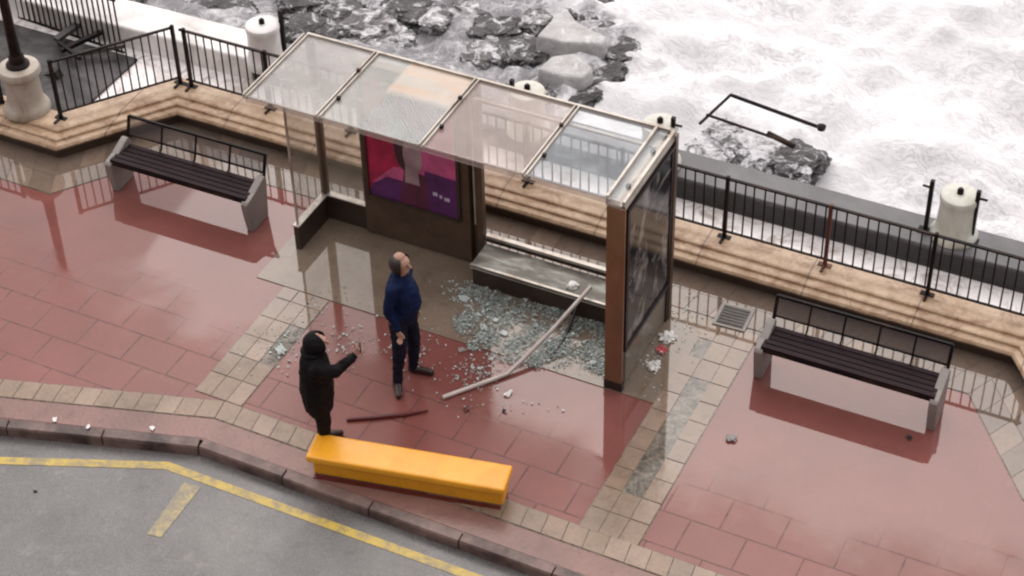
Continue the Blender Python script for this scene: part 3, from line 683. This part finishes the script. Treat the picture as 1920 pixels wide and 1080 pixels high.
# posts
for x, y, mt in ((XL+.02, 1.24, 'metal'), (-2.2, 1.24, 'metal'), (-.02, 1.25, 'metal'), (-2.26, 1.27, 'metal')):
    MB().box((x, y, 1.21), (.075, .075, 2.42)).obj('post', M[mt], sh, bevel=.005)
MB().box((-2.255, 1.21, 1.5), (.018, .02, 1.9)).obj('conduit', M['lightmetal'], sh)
# left side glass and plinth
MB().box((XL+.02, .93, 1.36), (.012, .62, 2.04)).obj('side_glass', M['sideglass'], sh)
MB().box((XL+.02, .62, 1.2), (.022, .02, 2.4)).obj('glass_edge', M['lightmetal'], sh)
MB().box((XL+.02, .91, .17), (.07, .66, .32)).obj('side_plinth', M['plinth'], sh, bevel=.005)
MB().box((XL+.02, .91, .338), (.08, .67, .016)).obj('plinth_cap', M['lightmetal'], sh)
MB().box(((XL-3.62)/2+.03, 1.24, .17), (.56, .07, .32)).obj('back_plinth', M['plinth'], sh, bevel=.005)
MB().box(((XL-3.62)/2+.03, 1.24, .34), (.56, .08, .016)).obj('plinth_cap', M['lightmetal'], sh)
MB().box(((XL-3.62)/2+.03, 1.24, 1.38), (.54, .012, 2.05)).obj('back_glass', M['sideglass'], sh)
# poster board
X0, X1 = -3.62, -2.30
ab = MB().box(((X0+X1)/2, 1.22, 1.18), (X1-X0, .11, 2.3)).obj('poster_board', M['metal'], sh, bevel=.006)
PZ0, PZ1, PX0, PX1 = .58, 2.2, X0+.07, X1-.12
mb = MB(); yb = 1.160
def prect(x0, z0, x1, z1, mi, dy): mb.face([(PX0+x0*(PX1-PX0), yb-dy, PZ0+z0*(PZ1-PZ0)), (PX0+x1*(PX1-PX0), yb-dy, PZ0+z0*(PZ1-PZ0)), (PX0+x1*(PX1-PX0), yb-dy, PZ0+z1*(PZ1-PZ0)), (PX0+x0*(PX1-PX0), yb-dy, PZ0+z1*(PZ1-PZ0))], mi)
def ppoly(pts, mi, dy): mb.face([(PX0+x*(PX1-PX0), yb-dy, PZ0+z*(PZ1-PZ0)) for x, z in pts], mi)
def pell(cx, cz, rx, rz_, mi, dy): ppoly([(cx+rx*math.cos(k*PI/9), cz+rz_*math.sin(k*PI/9)) for k in range(18)], mi, dy)
prect(0, 0, 1, 1, 0, 0)
ppoly([(.45, .3), (1, .28), (1, .98), (.62, .98), (.5, .75)], 1, .002)
ppoly([(.05, .12), (.3, .3), (.42, .32), (.4, .2)], 1, .0025)
ppoly([(0, 0), (.4, 0), (.42, .2), (.22, .2), (.05, .1)], 2, .003)
ppoly([(.62, 0), (1, 0), (1, .33), (.64, .34)], 2, .003)
ppoly([(.34, 0), (.68, 0), (.66, .3), (.42, .3)], 6, .0035)
pell(.47, .48, .15, .2, 4, .004); ppoly([(.42, .2), (.58, .2), (.56, .42), (.44, .42)], 3, .0045); pell(.52, .44, .105, .15, 3, .005)
ppoly([(.22, .98), (.34, .98), (.34, .7), (.28, .74)], 3, .0045); pell(.37, .62, .1, .07, 4, .0055)
for k, (a, w_) in enumerate(((.72, .05), (.79, .03), (.84, .06))): prect(a, .155-.01*k, a+w_, .185-.01*k, 5, .006)
pp = mb.obj('poster', PC, ab)
fr = MB()
for a, b_ in (((PX0, PZ0), (PX1, PZ0)), ((PX0, PZ1), (PX1, PZ1)), ((PX0, PZ0), (PX0, PZ1)), ((PX1, PZ0), (PX1, PZ1))):
    fr.beam((a[0], 1.155, a[1]), (b_[0], 1.155, b_[1]), .035, .03, (0, 1, 0))
fr.obj('frame', M['plinth'], ab)
# right bay seat
MB().box(((-2.15-.18)/2, 1.02, .30), (1.95, .40, .03)).obj('seat', M['seatgrey'], sh, bevel=.008)
MB().box(((-2.15-.18)/2, .835, .297), (1.95, .03, .05)).obj('seat_edge', M['lightmetal'], sh)
MB().box(((-2.15-.18)/2, 1.0, .14), (1.93, .28, .27)).obj('seat_base', M['plinth'], sh)
MB().box(((-2.15-.18)/2, 1.25, .40), (1.97, .05, .035)).obj('back_rail', M['lightmetal'], sh)
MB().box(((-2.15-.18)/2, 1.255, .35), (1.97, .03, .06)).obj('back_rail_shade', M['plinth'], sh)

# ================================================================ BENCHES
def make_bench(L, divs):
    t = thing('park_bench', '', 'bench')
    for s_ in range(4): pass
    mb = MB()
    for k in range(5): mb.box((L/2, .045+k*.078, .455-.004*k), (L-.06, .062, .03))
    mb.obj('seat', M['benchwood'], t, bevel=.004)
    MB().beam((.03, .02, .425), (L-.03, .02, .425), .03, .04).obj('seat_rail', M['iron'], t)
    bt = (.48, .76); yb0, yb1 = .40, .50
    MB().beam((.02, yb1, bt[1]), (L-.02, yb1, bt[1]), .025, .03).obj('top_rail', M['iron'], t)
    MB().beam((.02, yb0+.03, bt[0]+.07), (L-.02, yb0+.03, bt[0]+.07), .018, .02).obj('lower_rail', M['iron'], t)
    mb = MB(); mb.face([(.03, yb0+.03, bt[0]+.07), (L-.03, yb0+.03, bt[0]+.07), (L-.03, yb1, bt[1]), (.03, yb1, bt[1])]); mb.obj('back_mesh', M['mesh'], t)
    for i in range(divs+1):
        x = .02 + (L-.04)*i/divs; r_ = .034 if i in (0, divs) else .018
        MB().beam((x, yb0-.02, .46), (x, yb0+.01, bt[0]), r_, .02, (0, 1, 0)).beam((x, yb0+.01, bt[0]), (x, yb1, bt[1]), r_, .02, (0, 1, 0)).obj('back_strut', M['iron'], t)
    for x0 in (-.04, L-.08):
        MB().prism([(.03, 0), (-.02, .30), (-.03, .41), (.0, .44), (.14, .465), (.30, .53), (.38, .55), (.41, .50), (.36, 0)], x0+.01, x0+.10).obj('end_support', M['benchconc'], t, bevel=.012)
    return t
q0, q1 = P(1425, 650, .455), P(1752, 746, .455)
b1 = make_bench(1.86, 5); b1.location = (q0.x-.02, q0.y-.02, 0); b1.rotation_euler = (0, 0, math.atan2(q1.y-q0.y, q1.x-q0.x))
tag(b1, 'dark bench with pale concrete ends, right of the shelter', 'bench', 'benches facing the road')
q0, q1 = P(203, 302, .455), P(455, 376, .455)
b2 = make_bench(1.86, 4); b2.location = (q0.x-.02, q0.y-.0, 0); b2.rotation_euler = (0, 0, math.atan2(q1.y-q0.y, q1.x-q0.x))
tag(b2, 'dark bench with four-part back, left of the shelter', 'bench', 'benches facing the road')

# ================================================================ YELLOW BOX
TL, TR, BR, BL = P(590, 810, .31), P(962, 870, .31), P(945, 922, .31), P(575, 856, .31)
ctr = (TL+TR+BR+BL)/4; ax = ((TR-TL)+(BR-BL))/2; Lb = ax.length; rz = math.atan2(ax.y, ax.x); Wb = ((TL-BL).length+(TR-BR).length)/2*.97
t = thing('yellow_cabinet', 'long bright yellow fibreglass cabinet lying on the pavement at the kerb', 'cabinet', (ctr.x, ctr.y, .0), rz)
MB().box((0, 0, .268), (Lb, Wb, .085)).obj('lid', M['yellow'], t, bevel=.022)
mb = MB(); mb.box((0, .01, .118), (Lb-.07, Wb-.13, .225)).obj('body', M['yellow'], t, bevel=.02)
MB().box((0, -Wb/2+.04, .006), (Lb-.1, .05, .012)).obj('base_rim', M['redstick'], t)

# ================================================================ PIPE, STRIP, STICK, GLASS
a, b_, c_ = P(1108, 538, .42), P(955, 700, .03), P(830, 745, .025)
mb = MB(); pts = [a, a.lerp(b_, .5)+Vector((.01, 0, -.012)), a.lerp(b_, .85), b_+Vector((-.02, -.02, 0)), b_.lerp(c_, .18), b_.lerp(c_, .6), c_]
tag(mb.tube(pts, .024, 10).obj('bent_pipe', M['pipe'], smooth=True), 'long pale bent pipe leaning on the shelter seat over the broken glass', 'pipe')
pts = [P(1090, 548, .28), P(1078, 585, .12), P(1062, 625, .03), P(1048, 650, .02), P(1033, 669, .018)]
mb = MB()
tag(mb.tube(pts, .02, 6).obj('black_strip', M['strip']), 'black rubber strip hanging down beside the bent pipe', 'strip')
pts = [P(650, 787, .02), P(700, 783, .02), P(760, 777, .02), P(803, 769, .025)]
tag(MB().tube(pts, [.02, .024, .024, .012], 7).obj('wooden_stick', M['redstick']), 'dark red stick on the paving between the two people and the yellow cabinet', 'stick')

def inpoly(x, y, poly):
    c = False; j = len(poly)-1
    for i in range(len(poly)):
        if (poly[i][1] > y) != (poly[j][1] > y) and x < (poly[j][0]-poly[i][0])*(y-poly[i][1])/(poly[j][1]-poly[i][1])+poly[i][0]: c = not c
        j = i
    return c
POLY = [(850, 560), (885, 530), (960, 545), (1080, 572), (1145, 600), (1150, 710), (1090, 690), (1000, 690), (930, 675), (880, 655), (850, 610)]
def shard(bm, c, s, thick=.004, flatten=.25, mi=0):
    n = random.choice((3, 4, 4, 5)); a0 = random.uniform(0, 6.28)
    R = Matrix.Rotation(random.gauss(0, flatten), 3, 'X') @ Matrix.Rotation(random.gauss(0, flatten), 3, 'Y')
    up = []; dn = []
    for k in range(n):
        a = a0+k*2*PI/n+random.uniform(-.3, .3); v = R @ Vector((math.cos(a)*s*random.uniform(.6, 1.1), math.sin(a)*s*random.uniform(.5, 1), 0))
        up.append(bm.verts.new(c+v+Vector((0, 0, thick)))); dn.append(bm.verts.new(c+v))
    fs = [bm.faces.new(up), bm.faces.new(dn[::-1])]
    for k in range(n): fs.append(bm.faces.new([dn[k], dn[(k+1) % n], up[(k+1) % n], up[k]]))
    for f in fs: f.material_index = mi
mb = MB(); cnt = 0
while cnt < 7500:
    x, y = random.uniform(830, 1160), random.uniform(520, 720)
    if not inpoly(x, y, POLY): continue
    dens = noise.noise(Vector((x/38, y/28, 0)))*.8+.45
    if random.random() > dens: continue
    q = P(x, y, .012+abs(random.gauss(0, .012))); shard(mb.bm, q, random.choice((.005, .007, .009, .012, .016, .024)), .003, .3, 0 if random.random() < .75 else 1); cnt += 1
for cx, cy, sx, sy, n in ((885, 545, 45, 22, 260), (895, 700, 40, 24, 170), (640, 640, 60, 40, 90), (530, 640, 60, 50, 120), (1120, 680, 30, 18, 110), (780, 650, 70, 60, 110), (1220, 690, 20, 50, 70), (1280, 600, 50, 50, 80), (620, 570, 60, 30, 40), (950, 760, 80, 20, 30)):
    for _ in range(n):
        x, y = random.gauss(cx, sx*.6), random.gauss(cy, sy*.6)
        if y < 525+(x-880)*.3 and 850 < x < 1150: continue
        shard(mb.bm, P(x, y, .014), random.choice((.007, .01, .014, .02)), .003, .3, random.choice((0, 1, 1)))
stuff(mb.obj('glass_fragments', [M['shard'], M['shardpale']]), 'spread of greenish crushed glass in front of the shelter seat', 'broken glass')
big = [(880, 575), (897, 590), (905, 612), (925, 560), (960, 585), (1003, 590), (1015, 575), (1040, 578), (1005, 610), (985, 600), (945, 625), (890, 640), (920, 672), (900, 690), (1055, 595), (1075, 600), (1095, 640), (1113, 680), (1130, 660), (930, 600), (970, 640), (1020, 640), (1045, 610), (870, 560), (865, 655), (912, 540), (985, 562), (1110, 610), (880, 610), (955, 560)]
for i, (x, y) in enumerate(big):
    mb = MB(); q = P(x, y, .03); shard(mb.bm, Vector((0, 0, 0)), random.uniform(.035, .07), .005, .16)
    o = mb.obj('glass_shard', M['shardpale' if i % 3 else 'shard']); o.location = q
    tag(o, 'palm-sized pale glass shard lying in the crushed glass by the shelter seat', 'glass shard', 'larger shards in the broken glass')
# loose bits
def chip(px, py, s, mat, name, label, cat='debris', z=.012, n=7, hgt=.6):
    bm = bmesh.new(); bmesh.ops.create_icosphere(bm, subdivisions=3, radius=s)
    sd_ = px*.1
    for v in bm.verts:
        v.co *= .45+1.3*abs(noise.noise(v.co/s*1.1+Vector((sd_, 3.3, 0)))); v.co.z *= hgt; v.co.x *= 1.5
    me = bpy.data.meshes.new(name); bm.to_mesh(me); bm.free(); me.materials.append(M[mat]); o = bpy.data.objects.new(name, me); C.objects.link(o); o.location = P(px, py, z+s*.2)
    o.rotation_euler = (0, 0, px); return tag(o, label, cat)
chip(285, 803, .028, 'white', 'foam_chip', 'white crumb of debris on the kerb strip at left, the larger one', z=.01, hgt=.4)
chip(103, 787, .024, 'white', 'foam_chip', 'white crumb of debris on the kerb strip nearest the left edge', z=.01, hgt=.4)
chip(165, 800, .022, 'white', 'foam_chip', 'tiny pale crumb between the two white ones on the kerb strip', z=.01, hgt=.4)
chip(1370, 822, .05, 'benchconc', 'stone_chip', 'pale pinkish chip lying alone on the red paving below the right bench', hgt=.35)
chip(1705, 820, .03, 'strip', 'dark_lump', 'small dark lump in the reflection under the right bench')
chip(953, 738, .035, 'white', 'foam_chip', 'pale crumb on the red paving right of the bent pipe end', hgt=.4)
chip(875, 765, .035, 'redstick', 'wood_splinter', 'small dark splinter on the red paving below the bent pipe', hgt=.3)
chip(945, 770, .02, 'strip', 'dark_lump', 'tiny dark crumb on the paving seam right of the splinter')
chip(527, 655, .06, 'shardpale', 'ice_lump', 'pale lump on the left beige strip', hgt=.3)
chip(1700, 690, .02, 'strip', 'dark_lump', 'dark crumb beneath the right bench seat')
chip(220, 345, .03, 'strip', 'dark_lump', 'dark crumb at the left foot of the left bench')
chip(66, 921, .02, 'strip', 'dark_lump', 'tiny dark stone on the asphalt at left', z=ROADZ)
chip(1075, 535, .055, 'white', 'foam_chip', 'white chunk on the seat edge beside the top of the bent pipe', z=.32)
# crumpled wrapper by the end panel
for (px, py, s, mt, lab) in ((1252, 632, .085, 'white', 'crumpled white plastic at the foot of the end panel, the upper piece'), (1240, 655, .06, 'redw', 'red and white crumpled wrapper at the foot of the end panel'), (1226, 685, .07, 'white', 'crumpled white plastic at the foot of the end panel, the lower piece')):
    if mt == 'redw':
        if 'redw' not in M: M['redw'] = simple('red printed wrapper', (.5, .03, .03), .4, var=.3, dirt=(.8, .75, .72), dscale=12)
    bm = bmesh.new(); bmesh.ops.create_icosphere(bm, subdivisions=4, radius=s)
    for v in bm.verts: v.co *= .55+1.0*abs(noise.fractal(v.co/s*1.6+Vector((px, 0, 0)), 1, 2, 4)); v.co.z *= .5
    me = bpy.data.meshes.new('crumpled_plastic'); bm.to_mesh(me); bm.free(); me.materials.append(M[mt]); o = bpy.data.objects.new('crumpled_plastic', me); C.objects.link(o); o.location = P(px, py, .03)
    tag(o, lab, 'litter')
# drain cover
q = P(1375, 597, 0)
t = thing('drain_cover', 'square dark drain cover with pale rim near the wall', 'drain cover', (q.x, q.y, .014), .05)
MB().box((0, 0, .003), (.36, .36, .016)).obj('frame', M['benchconc'], t)
mb = MB(); mb.box((0, 0, .012), (.29, .29, .012))
for k in range(6): mb.box((0, -.12+k*.048, .02), (.27, .02, .006))
mb.obj('cover', M['manhole'], t)

# ================================================================ PEOPLE
def skin(name, chains, mat, parent=None, vox=.011, smooth=4):
    """one continuous surface: tapered limb segments with ball joints, fused by a voxel remesh"""
    mb = MB(); bm = mb.bm
    for V, E in chains:
        for a, b in E:
            A, B = Vector(V[a][:3]), Vector(V[b][:3]); L = (B-A).length; n = max(2, int(L/.03)+1)
            ra = (V[a][3], V[a][4] if len(V[a]) > 4 else V[a][3]); rb = (V[b][3], V[b][4] if len(V[b]) > 4 else V[b][3])
            d = (B-A).normalized()
            # second radius acts sideways (local y), first fore-and-aft
            ref = Vector((0, 1, 0))
            if abs(d.dot(ref)) > .9: ref = Vector((0, 0, 1))
            sd_ = (ref - d*ref.dot(d)).normalized(); fd = sd_.cross(d)
            rings = []; K = 14; H = 4
            st = [(A - d*min(ra)*math.cos(q*PI/2/H), math.sin(q*PI/2/H), ra) for q in range(H)]
            st += [(A.lerp(B, q/n), 1, (ra[0]+(rb[0]-ra[0])*q/n, ra[1]+(rb[1]-ra[1])*q/n)) for q in range(n+1)]
            st += [(B + d*min(rb)*math.sin(q*PI/2/H), math.cos(q*PI/2/H), rb) for q in range(1, H+1)]
            for c_, k_, r_ in st:
                k_ = max(k_, .05)
                rings.append([bm.verts.new(c_ + fd*math.cos(w2_*2*PI/K)*r_[0]*k_ + sd_*math.sin(w2_*2*PI/K)*r_[1]*k_) for w2_ in range(K)])
            for q in range(len(rings)-1):
                for w2_ in range(K): bm.faces.new([rings[q][w2_], rings[q][(w2_+1) % K], rings[q+1][(w2_+1) % K], rings[q+1][w2_]])
            bm.faces.new(rings[0][::-1]); bm.faces.new(rings[-1])
    o = mb.obj(name, M[mat], parent)
    rm = o.modifiers.new('fuse', 'REMESH'); rm.mode = 'VOXEL'; rm.voxel_size = vox; rm.use_smooth_shade = True
    if smooth: sm_ = o.modifiers.new('soft', 'SMOOTH'); sm_.factor = .5; sm_.iterations = smooth
    return o
def seq(n, s=0): return [(i, i+1) for i in range(s, s+n-1)]
def hand(wrist, dirv, palmn, curl=.5, mirror=1):
    """palm chain + five finger chains, rooted inside the palm"""
    w_ = Vector(wrist); d = Vector(dirv).normalized(); nrm = Vector(palmn).normalized(); sd_ = d.cross(nrm).normalized()*mirror
    nrm = sd_.cross(d).normalized()*mirror if mirror > 0 else d.cross(sd_).normalized()*-1
    out = []
    p0, p1, p2 = w_, w_+d*.045, w_+d*.085
    out.append(([(*p0, .024, .018), (*p1, .034, .016), (*p2, .036, .014)], seq(3)))
    for k, (o_, L) in enumerate(((-.027, .066), (-.009, .078), (.009, .072), (.026, .056))):
        b0 = w_+d*.07+sd_*o_; b1 = b0+d*.03
        c1 = curl*(.8+.12*k); e1 = b1+(d*math.cos(c1)+nrm*math.sin(c1))*L*.5; e2 = e1+(d*math.cos(c1*2)+nrm*math.sin(c1*2))*L*.5
        out.append(([(*b0, .009), (*b1, .0095), (*e1, .0085), (*e2, .007)], seq(4)))
    t0 = w_+d*.03-sd_*.02; t1 = t0-sd_*.03+d*.03; t2 = t1-sd_*.012+d*.032+nrm*.01
    out.append(([(*t0, .012), (*t1, .011), (*t2, .009)], seq(3)))
    return out
def head_chains(c, fwd, tilt=0):
    """skull with jaw, nose, brow and ears around head centre c, facing fwd"""
    c = Vector(c); f = Vector(fwd).normalized(); l = Vector((0, 0, 1)).cross(f).normalized(); u = Vector((0, 0, 1))
    return c, f, l, u
def person(name, label, loc, rz, pose, mats, hooded):
    t = thing(name, label, 'person', loc, rz); t.scale = (.95, .95, .95)
    g = pose
    # --- body, one surface: pelvis root
    B = g['body']; V = [B[k] for k in g['order']]; idx = {k: i for i, k in enumerate(g['order'])}
    E = [(idx[a], idx[b]) for a, b in g['edges']]
    ch = [(V, E)] + g['hands'] + g['facebits']
    body = skin('body', ch, 'skin', t, .0065, 2)
    for nm, chains, mt in g['cloth']:
        o = skin(nm, chains, mt, t)
        if nm != 'shoe':
            tx = bpy.data.textures.new('folds', 'CLOUDS'); tx.noise_scale = .09; tx.noise_depth = 3
            dm = o.modifiers.new('folds', 'DISPLACE'); dm.texture = tx; dm.strength = .03; dm.mid_level = .5
    return t
# ---- the man in navy (local +x is where he faces)
HC = (.03, 0, 1.62)
def rv(p, r, ry=None): return (*p, r) if ry is None else (*p, r, ry)
man = {'order': ['pel', 'waist', 'chest', 'neck', 'jaw', 'skull', 'crown', 'shl', 'ell', 'wrl', 'shr', 'elr', 'wrr', 'hipl', 'knl', 'anl', 'tol', 'hipr', 'knr', 'anr', 'tor']}
HL, HR = (-.02, .11, .93), (-.02, -.11, .93)
KL, AL, TLo = (.04, .11, .5), (.02, .11, .09), (.19, .13, .035)
KR, AR, TRo = (.0, -.14, .5), (-.03, -.18, .09), (.06, -.29, .035)
man['body'] = {'pel': (0, 0, .95, .15, .12), 'waist': (.03, 0, 1.1, .13, .12), 'chest': (.0, 0, 1.31, .10, .12), 'neck': (0, 0, 1.5, .06), 'jaw': (.04, 0, 1.575, .07, .065), 'skull': (.02, 0, 1.645, .098, .085), 'crown': (.005, 0, 1.7, .07, .066),
  'shl': (-.02, .165, 1.4, .05), 'ell': (-.05, .215, 1.12, .04), 'wrl': (.03, .197, .87, .028), 'shr': (-.02, -.165, 1.4, .05), 'elr': (-.05, -.215, 1.12, .04), 'wrr': (.03, -.197, .87, .028),
  'hipl': (*HL, .085), 'knl': (*KL, .058), 'anl': (*AL, .030), 'tol': (*TLo, .018), 'hipr': (*HR, .085), 'knr': (*KR, .058), 'anr': (*AR, .030), 'tor': (*TRo, .018)}
man['edges'] = [('pel', 'waist'), ('waist', 'chest'), ('chest', 'neck'), ('neck', 'jaw'), ('jaw', 'skull'), ('skull', 'crown'), ('chest', 'shl'), ('shl', 'ell'), ('ell', 'wrl'), ('chest', 'shr'), ('shr', 'elr'), ('elr', 'wrr'),
  ('pel', 'hipl'), ('hipl', 'knl'), ('knl', 'anl'), ('anl', 'tol'), ('pel', 'hipr'), ('hipr', 'knr'), ('knr', 'anr'), ('anr', 'tor')]
def face(c, s=1.0):
    x, y, z = c
    return [([(x+.075, y, z+.015, .016), (x+.10, y, z-.005, .014), (x+.112, y, z-.022, .015)], seq(3)),                # nose
            ([(x+.0, y+.078, z+.0, .012, .02), (x-.012, y+.098, z+.004, .010, .022)], seq(2)), ([(x+.0, y-.078, z+.0, .012, .02), (x-.012, y-.098, z+.004, .010, .022)], seq(2)),
            ([(x+.075, y-.03, z+.035, .012), (x+.085, y, z+.038, .010), (x+.075, y+.03, z+.035, .012)], seq(3)),       # brow
            ([(x+.072, y-.02, z-.058, .010), (x+.08, y, z-.058, .011), (x+.072, y+.02, z-.058, .010)], seq(3))]        # lips
man['facebits'] = face((.02, 0, 1.635))
man['hands'] = hand((.03, .197, .87), (.2, -.05, -.95), (.1, -.95, 0), .5) + hand((.03, -.197, .87), (.2, .05, -.95), (.1, .95, 0), .5, -1)
man['cloth'] = [
  ('jacket', [([(.01, 0, 1.02, .165, .16), (.05, 0, 1.12, .165, .15), (.035, 0, 1.25, .155, .155), (-.01, 0, 1.37, .125, .155), (0, 0, 1.46, .072), (.0, 0, 1.52, .068), (-.02, .165, 1.40, .072), (-.05, .215, 1.12, .058), (.01, .205, .96, .047), (.025, .198, .89, .042), (-.02, -.165, 1.40, .072), (-.05, -.215, 1.12, .058), (.01, -.205, .96, .047), (.025, -.198, .89, .042), (.0, 0, .93, .145, .15)],
     [(0, 1), (1, 2), (2, 3), (3, 4), (4, 5), (3, 6), (6, 7), (7, 8), (8, 9), (3, 10), (10, 11), (11, 12), (12, 13), (0, 14)])], 'navy'),
  ('trousers', [([(0, 0, .97, .155, .16), (-.01, .1, .90, .105), (.04, .11, .5, .075), (.02, .11, .16, .058), (.018, .11, .09, .056), (-.01, -.1, .90, .105), (-.0, -.14, .5, .075), (-.03, -.175, .16, .058), (-.03, -.18, .09, .056)],
     [(0, 1), (1, 2), (2, 3), (3, 4), (0, 5), (5, 6), (6, 7), (7, 8)])], 'trousers'),
  ('shoe', [([(.01, .11, .10, .052), (.0, .11, .055, .056), (.10, .12, .045, .05, .042), (.22, .135, .035, .042, .034)], seq(4))], 'shoe'),
  ('shoe', [([(-.03, -.18, .10, .052), (-.045, -.165, .055, .056), (.01, -.245, .045, .05, .042), (.055, -.33, .035, .042, .034)], seq(4))], 'shoe')]
mp_ = P(765, 708, 0)
m1 = person('person', 'balding person in a navy jacket standing and looking at the broken glass', (mp_.x, mp_.y, .0), math.radians(2), man, None, False)
# hair: ring round the bald crown
mb = MB(); rings = []
for j, zz in enumerate((1.56, 1.595, 1.63, 1.665, 1.70, 1.725)):
    k = (.086, .100, .106, .104, .088, .060)[j]; row = []
    for i in range(17):
        a = math.radians(62+i*(236/16)); n_ = 1+.05*noise.noise(Vector((i*.9, j*.9, 0)))
        row.append(mb.bm.verts.new((.012+math.cos(a)*k*1.02*n_, math.sin(a)*k*.96*n_, zz)))
    rings.append(row)
for j in range(5):
    for i in range(16): mb.bm.faces.new([rings[j][i], rings[j][i+1], rings[j+1][i+1], rings[j+1][i]])
o = mb.obj('hair', M['hair'], m1, smooth=True); sm = o.modifiers.new('th', 'SOLIDIFY'); sm.thickness = .014; sm.offset = 1
for s_ in (-1, 1): MB().lathe([(.001, -.008), (.007, -.005), (.009, 0), (.007, .005), (.001, .008)], (.107, s_*.03, 1.65), 10).obj('eye', M['screen'], m1, smooth=True)

# ---- person in the black hooded coat, photographing
w2 = dict(man); 
w2['order'] = ['pel', 'waist', 'chest', 'neck', 'jaw', 'skull', 'crown', 'shl', 'ell', 'wrl', 'shr', 'elr', 'wrr', 'hipl', 'knl', 'anl', 'tol', 'hipr', 'knr', 'anr', 'tor']
w2['body'] = {'pel': (0, 0, .86, .15, .12), 'waist': (0, 0, 1.0, .12, .12), 'chest': (.0, 0, 1.2, .10, .11), 'neck': (.02, 0, 1.36, .055), 'jaw': (.07, 0, 1.43, .066, .06), 'skull': (.05, 0, 1.49, .09, .08), 'crown': (.03, 0, 1.54, .065, .06),
  'shl': (.02, .15, 1.255, .045), 'ell': (-.02, .20, 1.02, .036), 'wrl': (.11, .18, .86, .026), 'shr': (.02, -.15, 1.255, .045), 'elr': (.20, -.15, 1.20, .036), 'wrr': (.42, -.05, 1.30, .026),
  'hipl': (0, .1, .84, .085), 'knl': (.03, .11, .45, .058), 'anl': (0, .12, .09, .038), 'tol': (.15, .14, .035, .03), 'hipr': (0, -.1, .84, .085), 'knr': (.03, -.1, .45, .058), 'anr': (0, -.1, .09, .038), 'tor': (.15, -.12, .035, .03)}
w2['facebits'] = face((.05, 0, 1.48))
w2['hands'] = hand((.11, .18, .86), (.4, -.05, -.85), (.1, -.95, 0), .6) + hand((.42, -.05, 1.30), (.45, .05, .85), (.6, .5, -.4), .8, -1)
w2['cloth'] = [
  ('coat', [([(0, 0, .95, .175, .18), (0, 0, 1.08, .17, .18), (0, 0, 1.2, .155, .18), (.0, 0, 1.28, .125, .16), (.01, 0, 1.36, .085), (.02, .165, 1.26, .08), (-.02, .20, 1.03, .066), (.05, .19, .945, .056), (.095, .183, .885, .048), (.02, -.165, 1.26, .08), (.20, -.15, 1.195, .068), (.31, -.10, 1.245, .056), (.395, -.06, 1.29, .047), (-.005, 0, .8, .175, .185), (-.005, 0, .66, .16, .17), (-.005, 0, .60, .14, .15)],
     [(0, 1), (1, 2), (2, 3), (3, 4), (3, 5), (5, 6), (6, 7), (7, 8), (3, 9), (9, 10), (10, 11), (11, 12), (0, 13), (13, 14), (14, 15)])], 'black'),
  ('trousers', [([(0, 0, .84, .14, .15), (0, .09, .78, .10), (.03, .105, .45, .078), (.0, .12, .16, .06), (0, .12, .09, .058), (0, -.09, .78, .10), (.03, -.1, .45, .078), (0, -.1, .16, .06), (0, -.1, .09, .058)],
     [(0, 1), (1, 2), (2, 3), (3, 4), (0, 5), (5, 6), (6, 7), (7, 8)])], 'black'),
  ('shoe', [([(-.02, .12, .055, .05), (.08, .13, .045, .05, .042), (.19, .145, .035, .042, .03)], seq(3))], 'shoe'),
  ('shoe', [([(-.02, -.1, .055, .05), (.08, -.11, .045, .05, .042), (.19, -.12, .035, .042, .03)], seq(3))], 'shoe')]
q = P(608, 838, 0)
m2 = person('person', 'person in a black hooded coat holding up a phone behind the yellow cabinet', (q.x, q.y, 0), math.radians(34), w2, None, True)
# hood: open-faced shell
mb = MB(); rings = []
for j in range(9):
    ph = math.radians(-62 + j*19); row = []
    for i in range(19):
        a = math.radians(38+i*(284/18)); k = math.cos(ph)*.128; n_ = 1+.05*noise.noise(Vector((i*.5, j*.7, 4)))
        row.append(mb.bm.verts.new((.035+math.cos(a)*k*n_, math.sin(a)*k*.95*n_, 1.475+math.sin(ph)*.125)))
    rings.append(row)
for j in range(8):
    for i in range(18): mb.bm.faces.new([rings[j][i], rings[j][i+1], rings[j+1][i+1], rings[j+1][i]])
mb.bm.faces.new(rings[-1])
o = mb.obj('hood', M['black'], m2, smooth=True); sm = o.modifiers.new('th', 'SOLIDIFY'); sm.thickness = .018; sm.offset = 0
sb = o.modifiers.new('s', 'SUBSURF'); sb.levels = sb.render_levels = 1
MB().lathe([(.10, 1.33), (.125, 1.35), (.128, 1.39), (.105, 1.41)], (.0, 0, 0), 20).obj('collar', M['black'], m2, smooth=True)
# phone, held in the raised hands
R_ = Matrix.Rotation(math.radians(34), 3, 'Z'); pc = q + R_ @ Vector((.475, -.045, 1.415))*.95
t = thing('phone', 'dark phone held up by the person in the black coat', 'phone', pc, math.radians(34))
o = MB().box((0, 0, 0), (.010, .075, .15)).obj('case', M['screen'], t, bevel=.003)
o = MB().box((-.0065, 0, 0), (.002, .068, .138)).obj('screen', M['screen'], t)
